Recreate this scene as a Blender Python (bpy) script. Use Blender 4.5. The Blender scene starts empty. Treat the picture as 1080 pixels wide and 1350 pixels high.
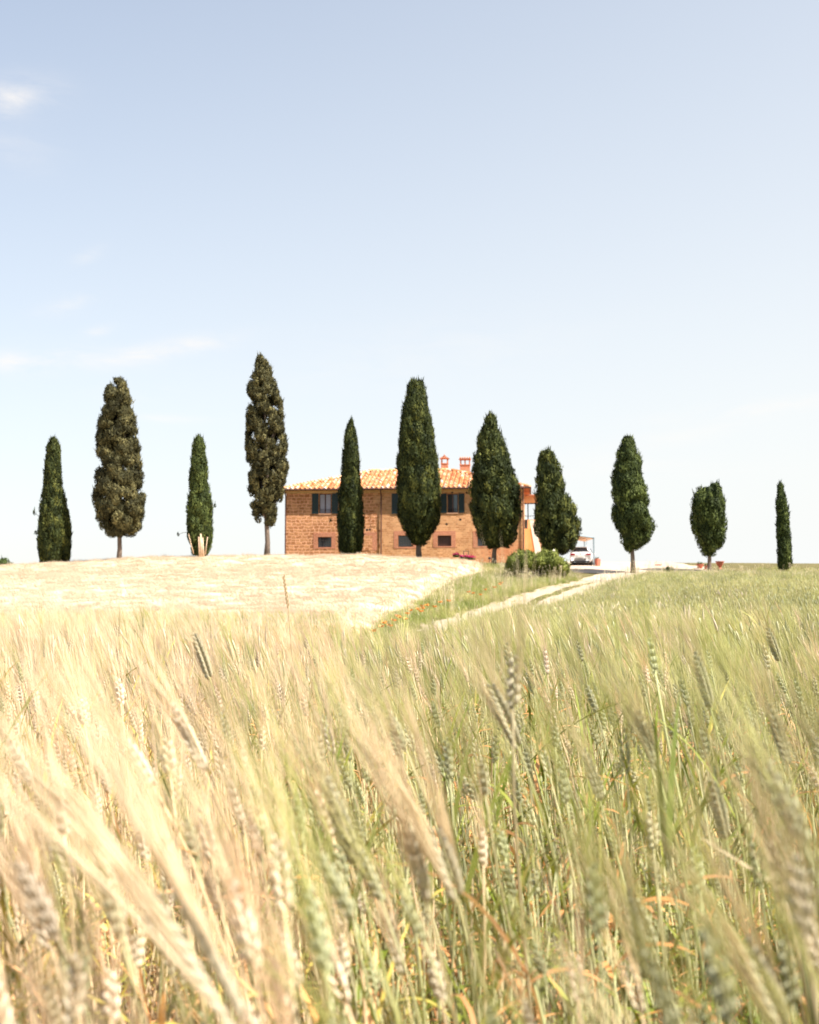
import bpy, math, random
import numpy as np
from mathutils import Vector, Matrix, Euler
R = math.radians
random.seed(7); rng = np.random.default_rng(7)
sc = bpy.context.scene
COL = sc.collection

# ------------------------------------------------------------------ camera geometry
F = 1575.0; ZC = 1.12; TH = math.atan(115/1575)
def pix(px, py, d):
    cx = (px-540)/F; cy = -(py-675)/F
    y = math.cos(TH)-cy*math.sin(TH); z = math.sin(TH)+cy*math.cos(TH)
    return Vector((cx*d/y, d, ZC+z*d/y))
def xat(px, d): return (px-540)/F*d

# ------------------------------------------------------------------ terrain
KD = np.array([-60,0,10,30,42,50,60,75,89,95,100,105,110,116,130,200,400,900,3000],float)
KR = np.array([-1.0,-1.12,-1.2,-1.28,-1.18,-.92,-.38,.65,1.58,2.25,2.7,3.05,3.36,3.6,3.72,3.0,-12,-30,-60],float)
_s = np.diff(KR)/np.diff(KD); _m = np.empty_like(KR); _m[0]=_s[0]; _m[-1]=_s[-1]
_m[1:-1] = (_s[:-1]*np.diff(KD)[1:]+_s[1:]*np.diff(KD)[:-1])/(KD[2:]-KD[:-2])
def prof(d):
    d = np.clip(d, KD[0], KD[-1]-1e-6); i = np.clip(np.searchsorted(KD, d, 'right')-1, 0, len(KD)-2)
    h = KD[i+1]-KD[i]; t = (d-KD[i])/h
    return ((2*t**3-3*t**2+1)*KR[i]+(t**3-2*t**2+t)*h*_m[i]+(-2*t**3+3*t**2)*KR[i+1]+(t**3-t**2)*h*_m[i+1])
BX = np.array([-120,-60,-33.3,-27,-21,-14.8,-3.7,1.2,6.2,9,60,120],float)
BV = np.array([-3,-1.6,-.33,.04,.35,.47,.53,.29,.0,0,-.25,-1.5],float)
def sst(a,b,x):
    t = np.clip((np.asarray(x,float)-a)/(b-a),0,1); return t*t*(3-2*t)
TD_=np.array([12,20,30,40,48,56,68,80,90,96,102]); TX_=np.array([-1.6,-.9,.1,1.4,2.6,4.5,7.8,11.6,15.2,18.0,22.0])
def gz(x, y):
    x = np.asarray(x,float); y = np.asarray(y,float)
    b = np.interp(x, BX, BV)*sst(35,92,y)*(1-sst(150,300,y))
    n = .03*np.sin(x*.7+1)*np.sin(y*.43)+.02*np.sin(x*1.9+y*1.1)
    rb = np.interp(y,[0,11,20,30,40,50,60,70,80,90],[0,0,.28,.60,.82,.86,.72,.42,.14,0])*sst(2.2,9,x-np.interp(y,TD_,TX_))
    return prof(y)+b+rb+ZC+n*sst(12,30,y)
def G(x,y): return float(gz(x,y))
# right edge of the ripe field, centre of the track
ED = np.array([0,10,30,50,62,75,85,95,100]); EX = np.array([-2.8,-2.5,-1.55,-.8,1.0,2.5,4.1,6.1,6.6])
TD = np.array([12,20,30,40,48,56,68,80,90,96,102]); TX = np.array([-1.6,-.9,.1,1.4,2.6,4.5,7.8,11.6,15.2,18.0,22.0])
def edge(d): return np.interp(d, ED, EX)
def trk(d): return np.interp(d, TD, TX)
TW = 1.75

# ------------------------------------------------------------------ helpers
class MB:
    def __init__(s): s.v=[]; s.f=[]; s.c=[]
    def add(s, vs, fs, c=None):
        o=len(s.v); s.v += [tuple(p) for p in vs]; s.f += [tuple(i+o for i in f) for f in fs]
        if c is not None: s.c += [c]*len(vs)
        return s
    def box(s, a, b, M=None):
        x0,y0,z0=a; x1,y1,z1=b
        v=[(x0,y0,z0),(x1,y0,z0),(x1,y1,z0),(x0,y1,z0),(x0,y0,z1),(x1,y0,z1),(x1,y1,z1),(x0,y1,z1)]
        if M is not None: v=[tuple(M@Vector(p)) for p in v]
        return s.add(v,[(3,2,1,0),(4,5,6,7),(0,1,5,4),(1,2,6,5),(2,3,7,6),(3,0,4,7)])
    def tube(s, pts, rad, n=6, cap=True):
        pts=[Vector(p) for p in pts]
        if not hasattr(rad,'__len__'): rad=[rad]*len(pts)
        vs=[]; up=None
        for i,p in enumerate(pts):
            t=(pts[min(i+1,len(pts)-1)]-pts[max(i-1,0)]).normalized()
            if up is None: up=Vector((0,0,1)).cross(t); up = up if up.length>.1 else Vector((1,0,0)).cross(t)
            a=(up-t*up.dot(t)).normalized(); b=t.cross(a); up=a
            for k in range(n):
                q=2*math.pi*k/n; vs.append(p+(a*math.cos(q)+b*math.sin(q))*rad[i])
        fs=[]
        for i in range(len(pts)-1):
            for k in range(n):
                k2=(k+1)%n; fs.append((i*n+k,i*n+k2,(i+1)*n+k2,(i+1)*n+k))
        if cap: fs += [tuple(range(n-1,-1,-1)), tuple(range((len(pts)-1)*n,len(pts)*n))]
        return s.add(vs,fs)
    def lathe(s, prof_, c=(0,0,0), n=20):
        vs=[]; fs=[]
        for r,z in prof_:
            for k in range(n):
                a=2*math.pi*k/n; vs.append((c[0]+r*math.cos(a),c[1]+r*math.sin(a),c[2]+z))
        for i in range(len(prof_)-1):
            for k in range(n):
                k2=(k+1)%n; fs.append((i*n+k,i*n+k2,(i+1)*n+k2,(i+1)*n+k))
        return s.add(vs,fs)
    def mesh(s, name, mats, smooth=False, rnd=None):
        m=bpy.data.meshes.new(name); m.from_pydata(s.v,[],s.f)
        for q in (mats if isinstance(mats,(list,tuple)) else [mats]): m.materials.append(q)
        if smooth: m.polygons.foreach_set('use_smooth',[True]*len(m.polygons))
        if s.c and len(s.c)==len(s.v):
            at=m.attributes.new('rnd','FLOAT','POINT'); at.data.foreach_set('value',s.c)
        m.update(); return m
    def build(s, name, mat, parent=None, smooth=False):
        o=bpy.data.objects.new(name, s.mesh(name,mat,smooth)); COL.objects.link(o)
        if parent is not None: o.parent=parent
        return o
def tag(o,label=None,cat=None,group=None,kind=None):
    if label: o['label']=label
    if cat: o['category']=cat
    if group: o['group']=group
    if kind: o['kind']=kind
    return o
def empty(name,loc,rz=0,**k):
    o=bpy.data.objects.new(name,None); COL.objects.link(o); o.location=loc; o.rotation_euler=(0,0,rz); o.empty_display_size=.2
    return tag(o,**k)
def copy_tree(o,parent=None):
    c=o.copy(); COL.objects.link(c); c.parent=parent
    for ch in o.children: copy_tree(ch,c)
    return c

# ------------------------------------------------------------------ materials
def newmat(name):
    m=bpy.data.materials.new(name); m.use_nodes=True; nt=m.node_tree; nt.nodes.clear()
    return m, nt, nt.nodes.new, nt.links.new
def ramp(nt, stops, inp):
    r=nt.nodes.new('ShaderNodeValToRGB'); e=r.color_ramp.elements
    while len(e)<len(stops): e.new(.5)
    for i,(p,c) in enumerate(stops): e[i].position=p; e[i].color=(*c,1) if len(c)==3 else c
    nt.links.new(inp,r.inputs[0]); return r.outputs[0]
def simple(name, col, rough=.7, metal=0, spec=.5, var=.12, scale=6, bump=0, trans=None, coat=0):
    m,nt,N,L=newmat(name); p=N('ShaderNodeBsdfPrincipled'); o=N('ShaderNodeOutputMaterial')
    tc=N('ShaderNodeTexCoord'); no=N('ShaderNodeTexNoise'); no.inputs['Scale'].default_value=scale; no.inputs['Detail'].default_value=6
    L(tc.outputs['Object'],no.inputs['Vector'])
    c=Vector(col); L(ramp(nt,[(.3,tuple(c*(1-var))),(.7,tuple(c*(1+var)))],no.outputs['Fac']),p.inputs['Base Color'])
    p.inputs['Roughness'].default_value=rough; p.inputs['Metallic'].default_value=metal
    p.inputs['Specular IOR Level'].default_value=spec; p.inputs['Coat Weight'].default_value=coat
    if bump:
        b=N('ShaderNodeBump'); b.inputs['Strength'].default_value=bump; L(no.outputs['Fac'],b.inputs['Height']); L(b.outputs[0],p.inputs['Normal'])
    L(p.outputs[0],o.inputs[0]); return m
def plantmat(name, gold, green, transl=.35, rough=.6, rv=.25, noise=None, rnd=False):
    """colour runs from gold (tint 0) to green (tint 1), with a per-instance brightness spread"""
    m,nt,N,L=newmat(name); o=N('ShaderNodeOutputMaterial'); p=N('ShaderNodeBsdfPrincipled')
    at=N('ShaderNodeAttribute'); at.attribute_type='INSTANCER' if not rnd else 'GEOMETRY'; at.attribute_name='tint' if not rnd else 'rnd'
    mx=N('ShaderNodeMix'); mx.data_type='RGBA'; mx.inputs[6].default_value=(*gold,1); mx.inputs[7].default_value=(*green,1)
    L(at.outputs['Fac'],mx.inputs[0])
    oi=N('ShaderNodeObjectInfo'); mr=N('ShaderNodeMapRange'); mr.inputs[3].default_value=1-rv; mr.inputs[4].default_value=1+rv; L(oi.outputs['Random'],mr.inputs[0])
    hs=N('ShaderNodeHueSaturation'); L(mr.outputs[0],hs.inputs['Value']); L(mx.outputs[2],hs.inputs['Color'])
    col=hs.outputs[0]
    if noise:
        tc=N('ShaderNodeTexCoord'); nz=N('ShaderNodeTexNoise'); nz.inputs['Scale'].default_value=noise[0]; nz.inputs['Detail'].default_value=5
        L(tc.outputs['Object'],nz.inputs['Vector']); m2=N('ShaderNodeMix'); m2.data_type='RGBA'; m2.inputs[7].default_value=(*noise[1],1)
        mr2=N('ShaderNodeMapRange'); mr2.inputs[1].default_value=.45; mr2.inputs[2].default_value=.62; L(nz.outputs['Fac'],mr2.inputs[0])
        L(mr2.outputs[0],m2.inputs[0]); L(col,m2.inputs[6]); col=m2.outputs[2]
    L(col,p.inputs['Base Color']); p.inputs['Roughness'].default_value=rough; p.inputs['Specular IOR Level'].default_value=.35
    if transl:
        t=N('ShaderNodeBsdfTranslucent'); L(col,t.inputs[0]); ms=N('ShaderNodeMixShader'); ms.inputs[0].default_value=transl
        L(p.outputs[0],ms.inputs[1]); L(t.outputs[0],ms.inputs[2]); L(ms.outputs[0],o.inputs[0])
    else: L(p.outputs[0],o.inputs[0])
    return m

M={}
M['stem']=plantmat('stem',(.58,.42,.25),(.40,.41,.20),.08,.6,.45)
M['ear']=plantmat('ear',(.74,.61,.46),(.42,.43,.24),.12,.5,.3)
M['awn']=plantmat('awn',(.80,.61,.41),(.50,.50,.17),.32,.4,.28)
M['leaf']=plantmat('leaf',(.50,.40,.09),(.17,.22,.020),.22,.6,.5)
M['dryleaf']=plantmat('dryleaf',(.80,.46,.22),(.76,.36,.13),.25,.6,.35)
M['ripe']=plantmat('ripe',(.69,.55,.39),(.65,.49,.32),.3,.6,.12)
M['awngreen']=plantmat('awngreen',(.74,.60,.36),(.48,.45,.17),.3,.4,.4)
M['leafgreen']=plantmat('leafgreen',(.44,.38,.12),(.29,.29,.065),.25,.6,.5)
M['grass']=plantmat('grass',(.60,.52,.22),(.22,.28,.05),.35)
M['strawdry']=plantmat('strawdry',(.80,.68,.48),(.6,.55,.3),.3)
M['poppy']=simple('poppy',(.85,.30,.06),.6,scale=30)
M['poppystem']=simple('poppystem',(.16,.24,.06),.7)
M['magenta']=simple('magenta',(.55,.03,.14),.6)

def groundmat(name, stops, sc1=1.2, bump=.3, fine=40):
    m,nt,N,L=newmat(name); o=N('ShaderNodeOutputMaterial'); p=N('ShaderNodeBsdfPrincipled'); tc=N('ShaderNodeTexCoord')
    n1=N('ShaderNodeTexNoise'); n1.inputs['Scale'].default_value=sc1; n1.inputs['Detail'].default_value=8; n1.inputs['Roughness'].default_value=.65
    n2=N('ShaderNodeTexNoise'); n2.inputs['Scale'].default_value=fine; n2.inputs['Detail'].default_value=5
    L(tc.outputs['Object'],n1.inputs['Vector']); L(tc.outputs['Object'],n2.inputs['Vector'])
    a=N('ShaderNodeMath'); a.operation='MULTIPLY_ADD'; a.inputs[1].default_value=.35; L(n2.outputs['Fac'],a.inputs[0]); 
    b=N('ShaderNodeMath'); b.operation='MULTIPLY'; b.inputs[1].default_value=.65; L(n1.outputs['Fac'],b.inputs[0]); L(b.outputs[0],a.inputs[2])
    L(ramp(nt,stops,a.outputs[0]),p.inputs['Base Color']); p.inputs['Roughness'].default_value=.95; p.inputs['Specular IOR Level'].default_value=.1
    bp=N('ShaderNodeBump'); bp.inputs['Strength'].default_value=bump; bp.inputs['Distance'].default_value=.05; L(a.outputs[0],bp.inputs['Height']); L(bp.outputs[0],p.inputs['Normal'])
    L(p.outputs[0],o.inputs[0]); return m
M['ground']=groundmat('ground',[(.3,(.07,.06,.025)),(.5,(.14,.12,.05)),(.7,(.26,.20,.09))])  # soil colour darkened to deepen the shade between the near wheat stalks
M['dirt']=groundmat('dirt',[(.3,(.31,.24,.16)),(.5,(.42,.34,.25)),(.7,(.52,.44,.34))],.8)
M['yard']=groundmat('yard',[(.3,(.42,.32,.25)),(.5,(.50,.39,.31)),(.7,(.56,.45,.37))],.5)
M['canopy']=groundmat('canopy',[(.3,(.60,.465,.31)),(.5,(.64,.51,.36)),(.7,(.66,.53,.385))],2.5,.6,60)
M['canopygreen']=groundmat('canopygreen',[(.3,(.12,.13,.04)),(.5,(.24,.24,.08)),(.7,(.40,.36,.16))],1.5,.6,50)
M['soil']=groundmat('soil',[(.3,(.16,.09,.04)),(.5,(.30,.17,.07)),(.7,(.50,.30,.13))],6,.6,90)

# ------------------------------------------------------------------ ground sheet, track, yard
def sheet(name, xs, ys, off, mat, label=None, kind='structure', mask=None, hfun=None):
    X,Y=np.meshgrid(xs,ys); Z=(gz(X,Y)+off) if hfun is None else hfun(X,Y)
    v=np.stack([X.ravel(),Y.ravel(),Z.ravel()],1); nx=len(xs); f=[]
    for j in range(len(ys)-1):
        for i in range(nx-1):
            a=j*nx+i; f.append((a,a+1,a+nx+1,a+nx))
    mb=MB(); mb.v=[tuple(p) for p in v]; mb.f=f
    o=mb.build(name,mat,smooth=True); tag(o,label=label,kind=kind); return o
xs=np.concatenate([-np.geomspace(1500,62,18),np.arange(-60,60.1,.75),np.geomspace(62,1500,18)])
ys=np.concatenate([np.linspace(-600,-60,8),np.arange(-50,0,5),np.arange(0,130.1,.75),np.geomspace(133,2800,26)])
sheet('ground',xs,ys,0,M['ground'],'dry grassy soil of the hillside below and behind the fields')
def ribbon(name, ds, lo, hi, off, mat, label, nseg=4):
    mb=MB(); v=[]; f=[]
    for d in ds:
        a=lo(d); b=hi(d)
        for k in range(nseg+1):
            x=a+(b-a)*k/nseg; v.append((x,float(d),G(x,d)+off))
    for j in range(len(ds)-1):
        for k in range(nseg):
            q=j*(nseg+1)+k; f.append((q,q+1,q+nseg+2,q+nseg+1))
    mb.add(v,f); return tag(mb.build(name,mat,smooth=True),label=label,kind='structure')
wob=lambda d,s: .14*math.sin(d*.9+s)+.09*math.sin(d*2.3+s*2)
mid=lambda d: .28*(1-float(sst(76,86,d)))+.02
ribbon('track',np.arange(43,96.2,.6),lambda d:trk(d)-TW+wob(d,0),lambda d:trk(d)-mid(d)+wob(d,1)*.5,.025,M['dirt'],'pale dusty wheel rut on the left of the farm track',5)
ribbon('track',np.arange(43,96.2,.6),lambda d:trk(d)+mid(d)+wob(d,2)*.5,lambda d:trk(d)+TW+.15+wob(d,3),.025,M['dirt'],'pale dusty wheel rut on the right of the farm track',5)
# gravel yard beside the house
def yl(d): return 12.2 if d<104 else 11.9
mb=MB(); v=[];f=[]; dd=np.concatenate([np.arange(85.5,128,.6)]); nx=40
for d in dd:
    a=max(12.6,float(trk(d))-1.5)+wob(d,4) if d<93 else 12.8+wob(d,4); b=float(trk(d))+1.8+float(sst(90,95,d))*6+wob(d,5) if d<95 else 24.6+wob(d,5)
    if d>104: a=12.0
    for k in range(nx+1):
        x=a+(b-a)*k/nx; v.append((x,float(d),G(x,d)+.045))
for j in range(len(dd)-1):
    for k in range(nx): q=j*(nx+1)+k; f.append((q,q+1,q+nx+2,q+nx+1))
mb.add(v,f); tag(mb.build('yard',M['yard'],smooth=True),label='pinkish gravel yard on top of the rise beside the farmhouse',kind='structure')

# ------------------------------------------------------------------ wheat stalk geometry
def blade(mb, p0, d0, length, w, droop, side, n=5, up=Vector((0,0,1))):
    """a tapering ribbon that starts along d0 and droops"""
    p=Vector(p0); d=Vector(d0).normalized(); s=Vector(side).normalized(); vs=[]; fs=[]
    for i in range(n+1):
        t=i/n; ww=w*(1-t)**.6*(.55+.45*min(1,t*5)) if i<n else w*.04
        vs += [p-s*ww*.5, p+s*ww*.5]
        d=(d-up*droop/n).normalized(); p=p+d*(length/n)
    for i in range(n): fs.append((2*i,2*i+1,2*i+3,2*i+2))
    mb.add(vs,fs)
def awnline(mb,p0,d0,length,w,bend,n=3):
    p=Vector(p0); d=Vector(d0).normalized(); a=d.orthogonal().normalized(); b=d.cross(a); vs=[]; fs=[]
    for i in range(n):
        r=w*(1-.75*i/n); 
        for k in range(3):
            q=2.094*k; vs.append(p+(a*math.cos(q)+b*math.sin(q))*r*.5)
        d=(d+bend/n).normalized(); p=p+d*(length/n)
    vs.append(p)
    for i in range(n-1):
        for k in range(3): fs.append((i*3+k,i*3+(k+1)%3,(i+1)*3+(k+1)%3,(i+1)*3+k))
    for k in range(3): fs.append(((n-1)*3+k,(n-1)*3+(k+1)%3,n*3))
    mb.add(vs,fs)
def grain(mb,c,axis,side,L_,W_,T_):
    axis=axis.normalized(); side=(side-axis*side.dot(axis)).normalized(); nn=axis.cross(side); vs=[c-axis*L_*.5]; fs=[]
    rings=[(-.28,.75),(.08,1.0),(.36,.55)]; k=6
    for t,r in rings:
        for i in range(k):
            q=2*math.pi*i/k; vs.append(c+axis*L_*t+side*W_*.5*r*math.cos(q)+nn*T_*.5*r*math.sin(q))
    vs.append(c+axis*L_*.55)
    for i in range(k): fs.append((0,1+(i+1)%k,1+i))
    for j in range(2):
        for i in range(k): fs.append((1+j*k+i,1+j*k+(i+1)%k,1+(j+1)*k+(i+1)%k,1+(j+1)*k+i))
    for i in range(k): fs.append((1+2*k+i,1+2*k+(i+1)%k,len(vs)-1))
    mb.add(vs,fs)
def stalk(base, P0, tdir, earlen, awnlen, rd, awnw=.0011, spread=.16, wind=Vector((-.26,0,0)), leaves=3, roll=None, gw=1.0, aden=.62):
    """returns MBs: stem, ear, awns, green leaves, dry leaves"""
    base=Vector(base); P0=Vector(P0); T=Vector(tdir).normalized(); Ls=(P0-base).length
    st=MB(); c1=base+Vector((0,0,Ls*.45)); c2=P0-T*Ls*.3; pts=[]
    for i in range(9):
        t=i/8; pts.append((1-t)**3*base+3*(1-t)**2*t*c1+3*(1-t)*t*t*c2+t**3*P0)
    st.tube(pts,[.0021]*7+[.0017,.0013],5)
    er=MB(); aw=MB(); roll=rd.uniform(0,6.28) if roll is None else roll
    a=T.orthogonal().normalized(); S=(a*math.cos(roll)+T.cross(a)*math.sin(roll)); 
    n=int(earlen/.0052); p=P0.copy(); d=T.copy()
    for i in range(n):
        t=i/(n-1); sg=1 if i%2 else -1; wsc=gw*(.72+.5*math.sin(math.pi*min(1,(t*.85+.15)))-.1*t)
        S1=(S-d*S.dot(d)).normalized(); N1=d.cross(S1)
        for off,ss in ((0,1),(1,.8),(-1,.8)):
            ax=(d+S1*sg*.32+N1*off*.22).normalized(); c=p+S1*sg*.0042*wsc+N1*off*.0032*wsc
            grain(er,c,ax,S1,.0135*wsc,.0056*wsc*ss,.0050*wsc*ss)
            if rd.random()<aden:
                dv=(d+S1*sg*spread*rd.uniform(.3,1.2)+N1*(off*.1+rd.uniform(-.08,.08))).normalized()
                awnline(aw,c+ax*.006,dv,awnlen*rd.uniform(.75,1.1)*(1-.15*t),awnw,wind*rd.uniform(.4,1.2)+Vector((0,0,rd.uniform(-.08,.03))),3)
        p=p+d*(earlen/n); d=(d+wind*.012).normalized()
    gl=MB(); dl=MB()
    for k in range(leaves):
        t=rd.uniform(.22,.8); i=int(t*8); q=Vector(pts[i]); an=rd.uniform(0,6.28); h=Vector((math.cos(an),math.sin(an),0)); up=rd.uniform(1.2,3)
        dry=rd.random()<(.75 if t<.5 else .3)
        blade(dl if dry else gl,q,h+Vector((0,0,up)),rd.uniform(.14,.28),rd.uniform(.006,.013),rd.uniform(.6,2.6),h.cross(Vector((0,0,1)))+Vector((0,0,rd.uniform(-.4,.4))),7)
    return st,er,aw,gl,dl
def join(parts):
    """join [(MB, mat)] into one mesh with several materials"""
    v=[];f=[];mi=[];mats=[]
    for mbx,mt in parts:
        if not mbx.v: continue
        o=len(v); v+=mbx.v; f+=[tuple(i+o for i in q) for q in mbx.f]
        if mt not in mats: mats.append(mt)
        mi+=[mats.index(mt)]*len(mbx.f)
    m=bpy.data.meshes.new('plant'); m.from_pydata([tuple(p) for p in v],[],f)
    for q in mats: m.materials.append(q)
    m.polygons.foreach_set('material_index',mi); m.polygons.foreach_set('use_smooth',[True]*len(f)); m.update(); return m
def variants(name, meshes):
    c=bpy.data.collections.new(name+'_kinds')
    for m in meshes:
        o=bpy.data.objects.new(name+'_plant',m); c.objects.link(o)
    return c
def scatter(name, pts, rots, scl, idx, tint, coll, label):
    m=bpy.data.meshes.new(name); m.from_pydata([tuple(p) for p in pts],[],[])
    n=len(pts)
    a=m.attributes.new('rot','FLOAT_VECTOR','POINT'); a.data.foreach_set('vector',np.asarray(rots,float).ravel())
    a=m.attributes.new('scl','FLOAT','POINT'); a.data.foreach_set('value',np.asarray(scl,float))
    a=m.attributes.new('pick','INT','POINT'); a.data.foreach_set('value',np.asarray(idx,int))
    a=m.attributes.new('tint','FLOAT','POINT'); a.data.foreach_set('value',np.clip(np.asarray(tint,float),0,1))
    o=bpy.data.objects.new(name,m); COL.objects.link(o)
    ng=bpy.data.node_groups.new(name+'_scatter','GeometryNodeTree')
    ng.interface.new_socket('Geometry',in_out='INPUT',socket_type='NodeSocketGeometry'); ng.interface.new_socket('Geometry',in_out='OUTPUT',socket_type='NodeSocketGeometry')
    N=ng.nodes.new; L=ng.links.new; gi=N('NodeGroupInput'); go=N('NodeGroupOutput'); ip=N('GeometryNodeInstanceOnPoints'); ci=N('GeometryNodeCollectionInfo')
    ci.inputs['Collection'].default_value=coll; ci.inputs['Separate Children'].default_value=True; ci.inputs['Reset Children'].default_value=True
    def na(nm,t):
        q=N('GeometryNodeInputNamedAttribute'); q.data_type=t; q.inputs['Name'].default_value=nm; return q.outputs['Attribute']
    L(gi.outputs[0],ip.inputs['Points']); L(ci.outputs[0],ip.inputs['Instance']); ip.inputs['Pick Instance'].default_value=True
    L(na('pick','INT'),ip.inputs['Instance Index']); er=N('FunctionNodeEulerToRotation'); L(na('rot','FLOAT_VECTOR'),er.inputs[0]); L(er.outputs[0],ip.inputs['Rotation'])
    L(na('scl','FLOAT'),ip.inputs['Scale']); L(ip.outputs[0],go.inputs[0])
    mod=o.modifiers.new('scatter','NODES'); mod.node_group=ng
    return tag(o,label=label,kind='stuff')

rd=random.Random(11)
WIND=Vector((-.26,.0,-.02))
near=[]
for k in range(10):
    H=rd.uniform(.74,.86); lean=rd.uniform(.02,.12); yl_=rd.uniform(-.06,.06)
    P0=Vector((-lean,yl_,H)); T=Vector((-rd.uniform(.0,.38),rd.uniform(-.2,.2),1))
    st,er,aw,gl,dl=stalk((0,0,0),P0,T,gw=.86,earlen=rd.uniform(.042,.062),awnlen=rd.uniform(.13,.20),rd=rd,awnw=.00105,leaves=rd.choice([3,4,4,5]))
    near.append(join([(st,M['stem']),(er,M['ear']),(aw,M['awn']),(gl,M['leaf']),(dl,M['dryleaf'])]))
for k in range(8):   # leafy side shoots without an ear
    S_,Gl,Dl=MB(),MB(),MB()
    for j in range(3):
        H=rd.uniform(.35,.72); bx_,by_=rd.uniform(-.03,.03),rd.uniform(-.03,.03); top=Vector((bx_-rd.uniform(0,.08),by_+rd.uniform(-.04,.04),H)); b0=Vector((bx_,by_,0)); S_.tube([b0,b0*.5+top*.5+Vector((.01,0,0)),top],[.0022,.002,.0012],5)
        for q in range(3):
            t=rd.uniform(.15,1); an=rd.uniform(0,6.28); h=Vector((math.cos(an),math.sin(an),0)); dry=rd.random()<(.8 if t<.55 else .3)
            blade(Dl if dry else Gl,b0*(1-t)+top*t,h+Vector((0,0,rd.uniform(1.2,4.5))),rd.uniform(.14,.24),rd.uniform(.006,.012),rd.uniform(.4,3.2) if not dry else rd.uniform(1.5,4.5),h.cross(Vector((0,0,1)))+Vector((rd.uniform(-.6,.6),rd.uniform(-.6,.6),rd.uniform(-.4,.4))),8)
    near.append(join([(S_,M['stem']),(Gl,M['leaf']),(Dl,M['dryleaf'])]))
near_c=variants('wheat_near',near)
# middle distance: small groups of simpler stalks
midv=[]
def simple_stalk(S,E,A,Gl,Dl,x,y,H,rd,k=1.0):
    lean=rd.uniform(.03,.16); base=Vector((x,y,0)); P0=Vector((x-lean,y+rd.uniform(-.06,.06),H))
    S.tube([base,base*.5+P0*.5+Vector((lean*.25,0,0)),P0],[.0024*k,.0022*k,.0016*k],3,False)
    T=Vector((-rd.uniform(.05,.5),rd.uniform(-.2,.2),1)).normalized(); el=rd.uniform(.055,.08)
    E.tube([P0,P0+T*el*.25,P0+T*el*.7,P0+T*el],[.003*k,.0062*k,.0056*k,.002*k],5,False)
    for j in range(9):
        dv=(T+Vector((rd.uniform(-.2,.2),rd.uniform(-.2,.2),0))); awnline(A,P0+T*el*rd.uniform(.2,1),dv,rd.uniform(.13,.21),.0019*k,WIND*rd.uniform(.5,1.2),2)
    for j in range(2):
        an=rd.uniform(0,6.28); h=Vector((math.cos(an),math.sin(an),0)); t=rd.uniform(.3,.85)
        blade(Dl if rd.random()<.35 else Gl,base*(1-t)+P0*t,h+Vector((0,0,rd.uniform(1,3))),rd.uniform(.12,.24),.012*k,rd.uniform(.5,2.4),h.cross(Vector((0,0,1))),4)
for q in range(8):
    S,E,A,Gl,Dl=MB(),MB(),MB(),MB(),MB()
    for k in range(7): simple_stalk(S,E,A,Gl,Dl,rd.uniform(-.1,.1),rd.uniform(-.1,.1),rd.uniform(.70,.86),rd)
    midv.append(join([(S,M['stem']),(E,M['ear']),(A,M['awn']),(Gl,M['leaf']),(Dl,M['dryleaf'])]))
mid_c=variants('wheat_mid',midv)
farv=[]
for q in range(6):
    S,E,A,Gl,Dl=MB(),MB(),MB(),MB(),MB()
    for k in range(16): simple_stalk(S,E,A,Gl,Dl,rd.uniform(-.3,.3),rd.uniform(-.3,.3),rd.uniform(.66,.84),rd,2.0)
    farv.append(join([(S,M['stem']),(E,M['ear']),(A,M['awn']),(Gl,M['leaf'])]))
far_c=variants('wheat_far',farv)
greenv=[]
for q in range(7):
    S,E,A,Gl,Dl=MB(),MB(),MB(),MB(),MB()
    for k in range(15):
        x,y=rd.uniform(-.28,.28),rd.uniform(-.28,.28); H=rd.uniform(.55,.84); lean=rd.uniform(.03,.2); b0=Vector((x,y,0)); P0=Vector((x-lean,y,H)); S.tube([b0,b0*.5+P0*.5+Vector((lean*.2,0,0)),P0],[.005,.0045,.003],3,False)
        T=Vector((-rd.uniform(.1,.5),rd.uniform(-.2,.2),1)).normalized(); E.tube([P0,P0+T*.02,P0+T*.05,P0+T*.07],[.005,.010,.009,.003],5,False)
        for j in range(3): awnline(A,P0+T*rd.uniform(.01,.07),T+Vector((rd.uniform(-.15,.15),rd.uniform(-.15,.15),0)),rd.uniform(.12,.2),.0036,WIND*rd.uniform(.5,1.2),2)
        for j in range(3):
            an=rd.uniform(0,6.28); h=Vector((math.cos(an),math.sin(an),0)); t=rd.uniform(.5,.95); blade(Gl,b0*(1-t)+P0*t,h*.5+Vector((-.2,0,rd.uniform(1,3))),rd.uniform(.16,.3),.017,rd.uniform(.3,1.6),h.cross(Vector((0,0,1))),4)
    greenv.append(join([(S,M['stem']),(E,M['ear']),(A,M['awngreen']),(Gl,M['leafgreen'])]))
green_c=variants('green_wheat',greenv)
ripev=[]
for q in range(6):
    A=MB()
    for k in range(26):
        x,y=rd.uniform(-.35,.35),rd.uniform(-.35,.35); h=rd.uniform(.12,.24); T=Vector((-rd.uniform(.1,.9),rd.uniform(-.4,.4),1))
        awnline(A,(x,y,-.1),T,h+.1,.02,WIND*1.4,2)
    ripev.append(join([(A,M['ripe'])]))
ripe_c=variants('ripe_wheat',ripev)

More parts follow.
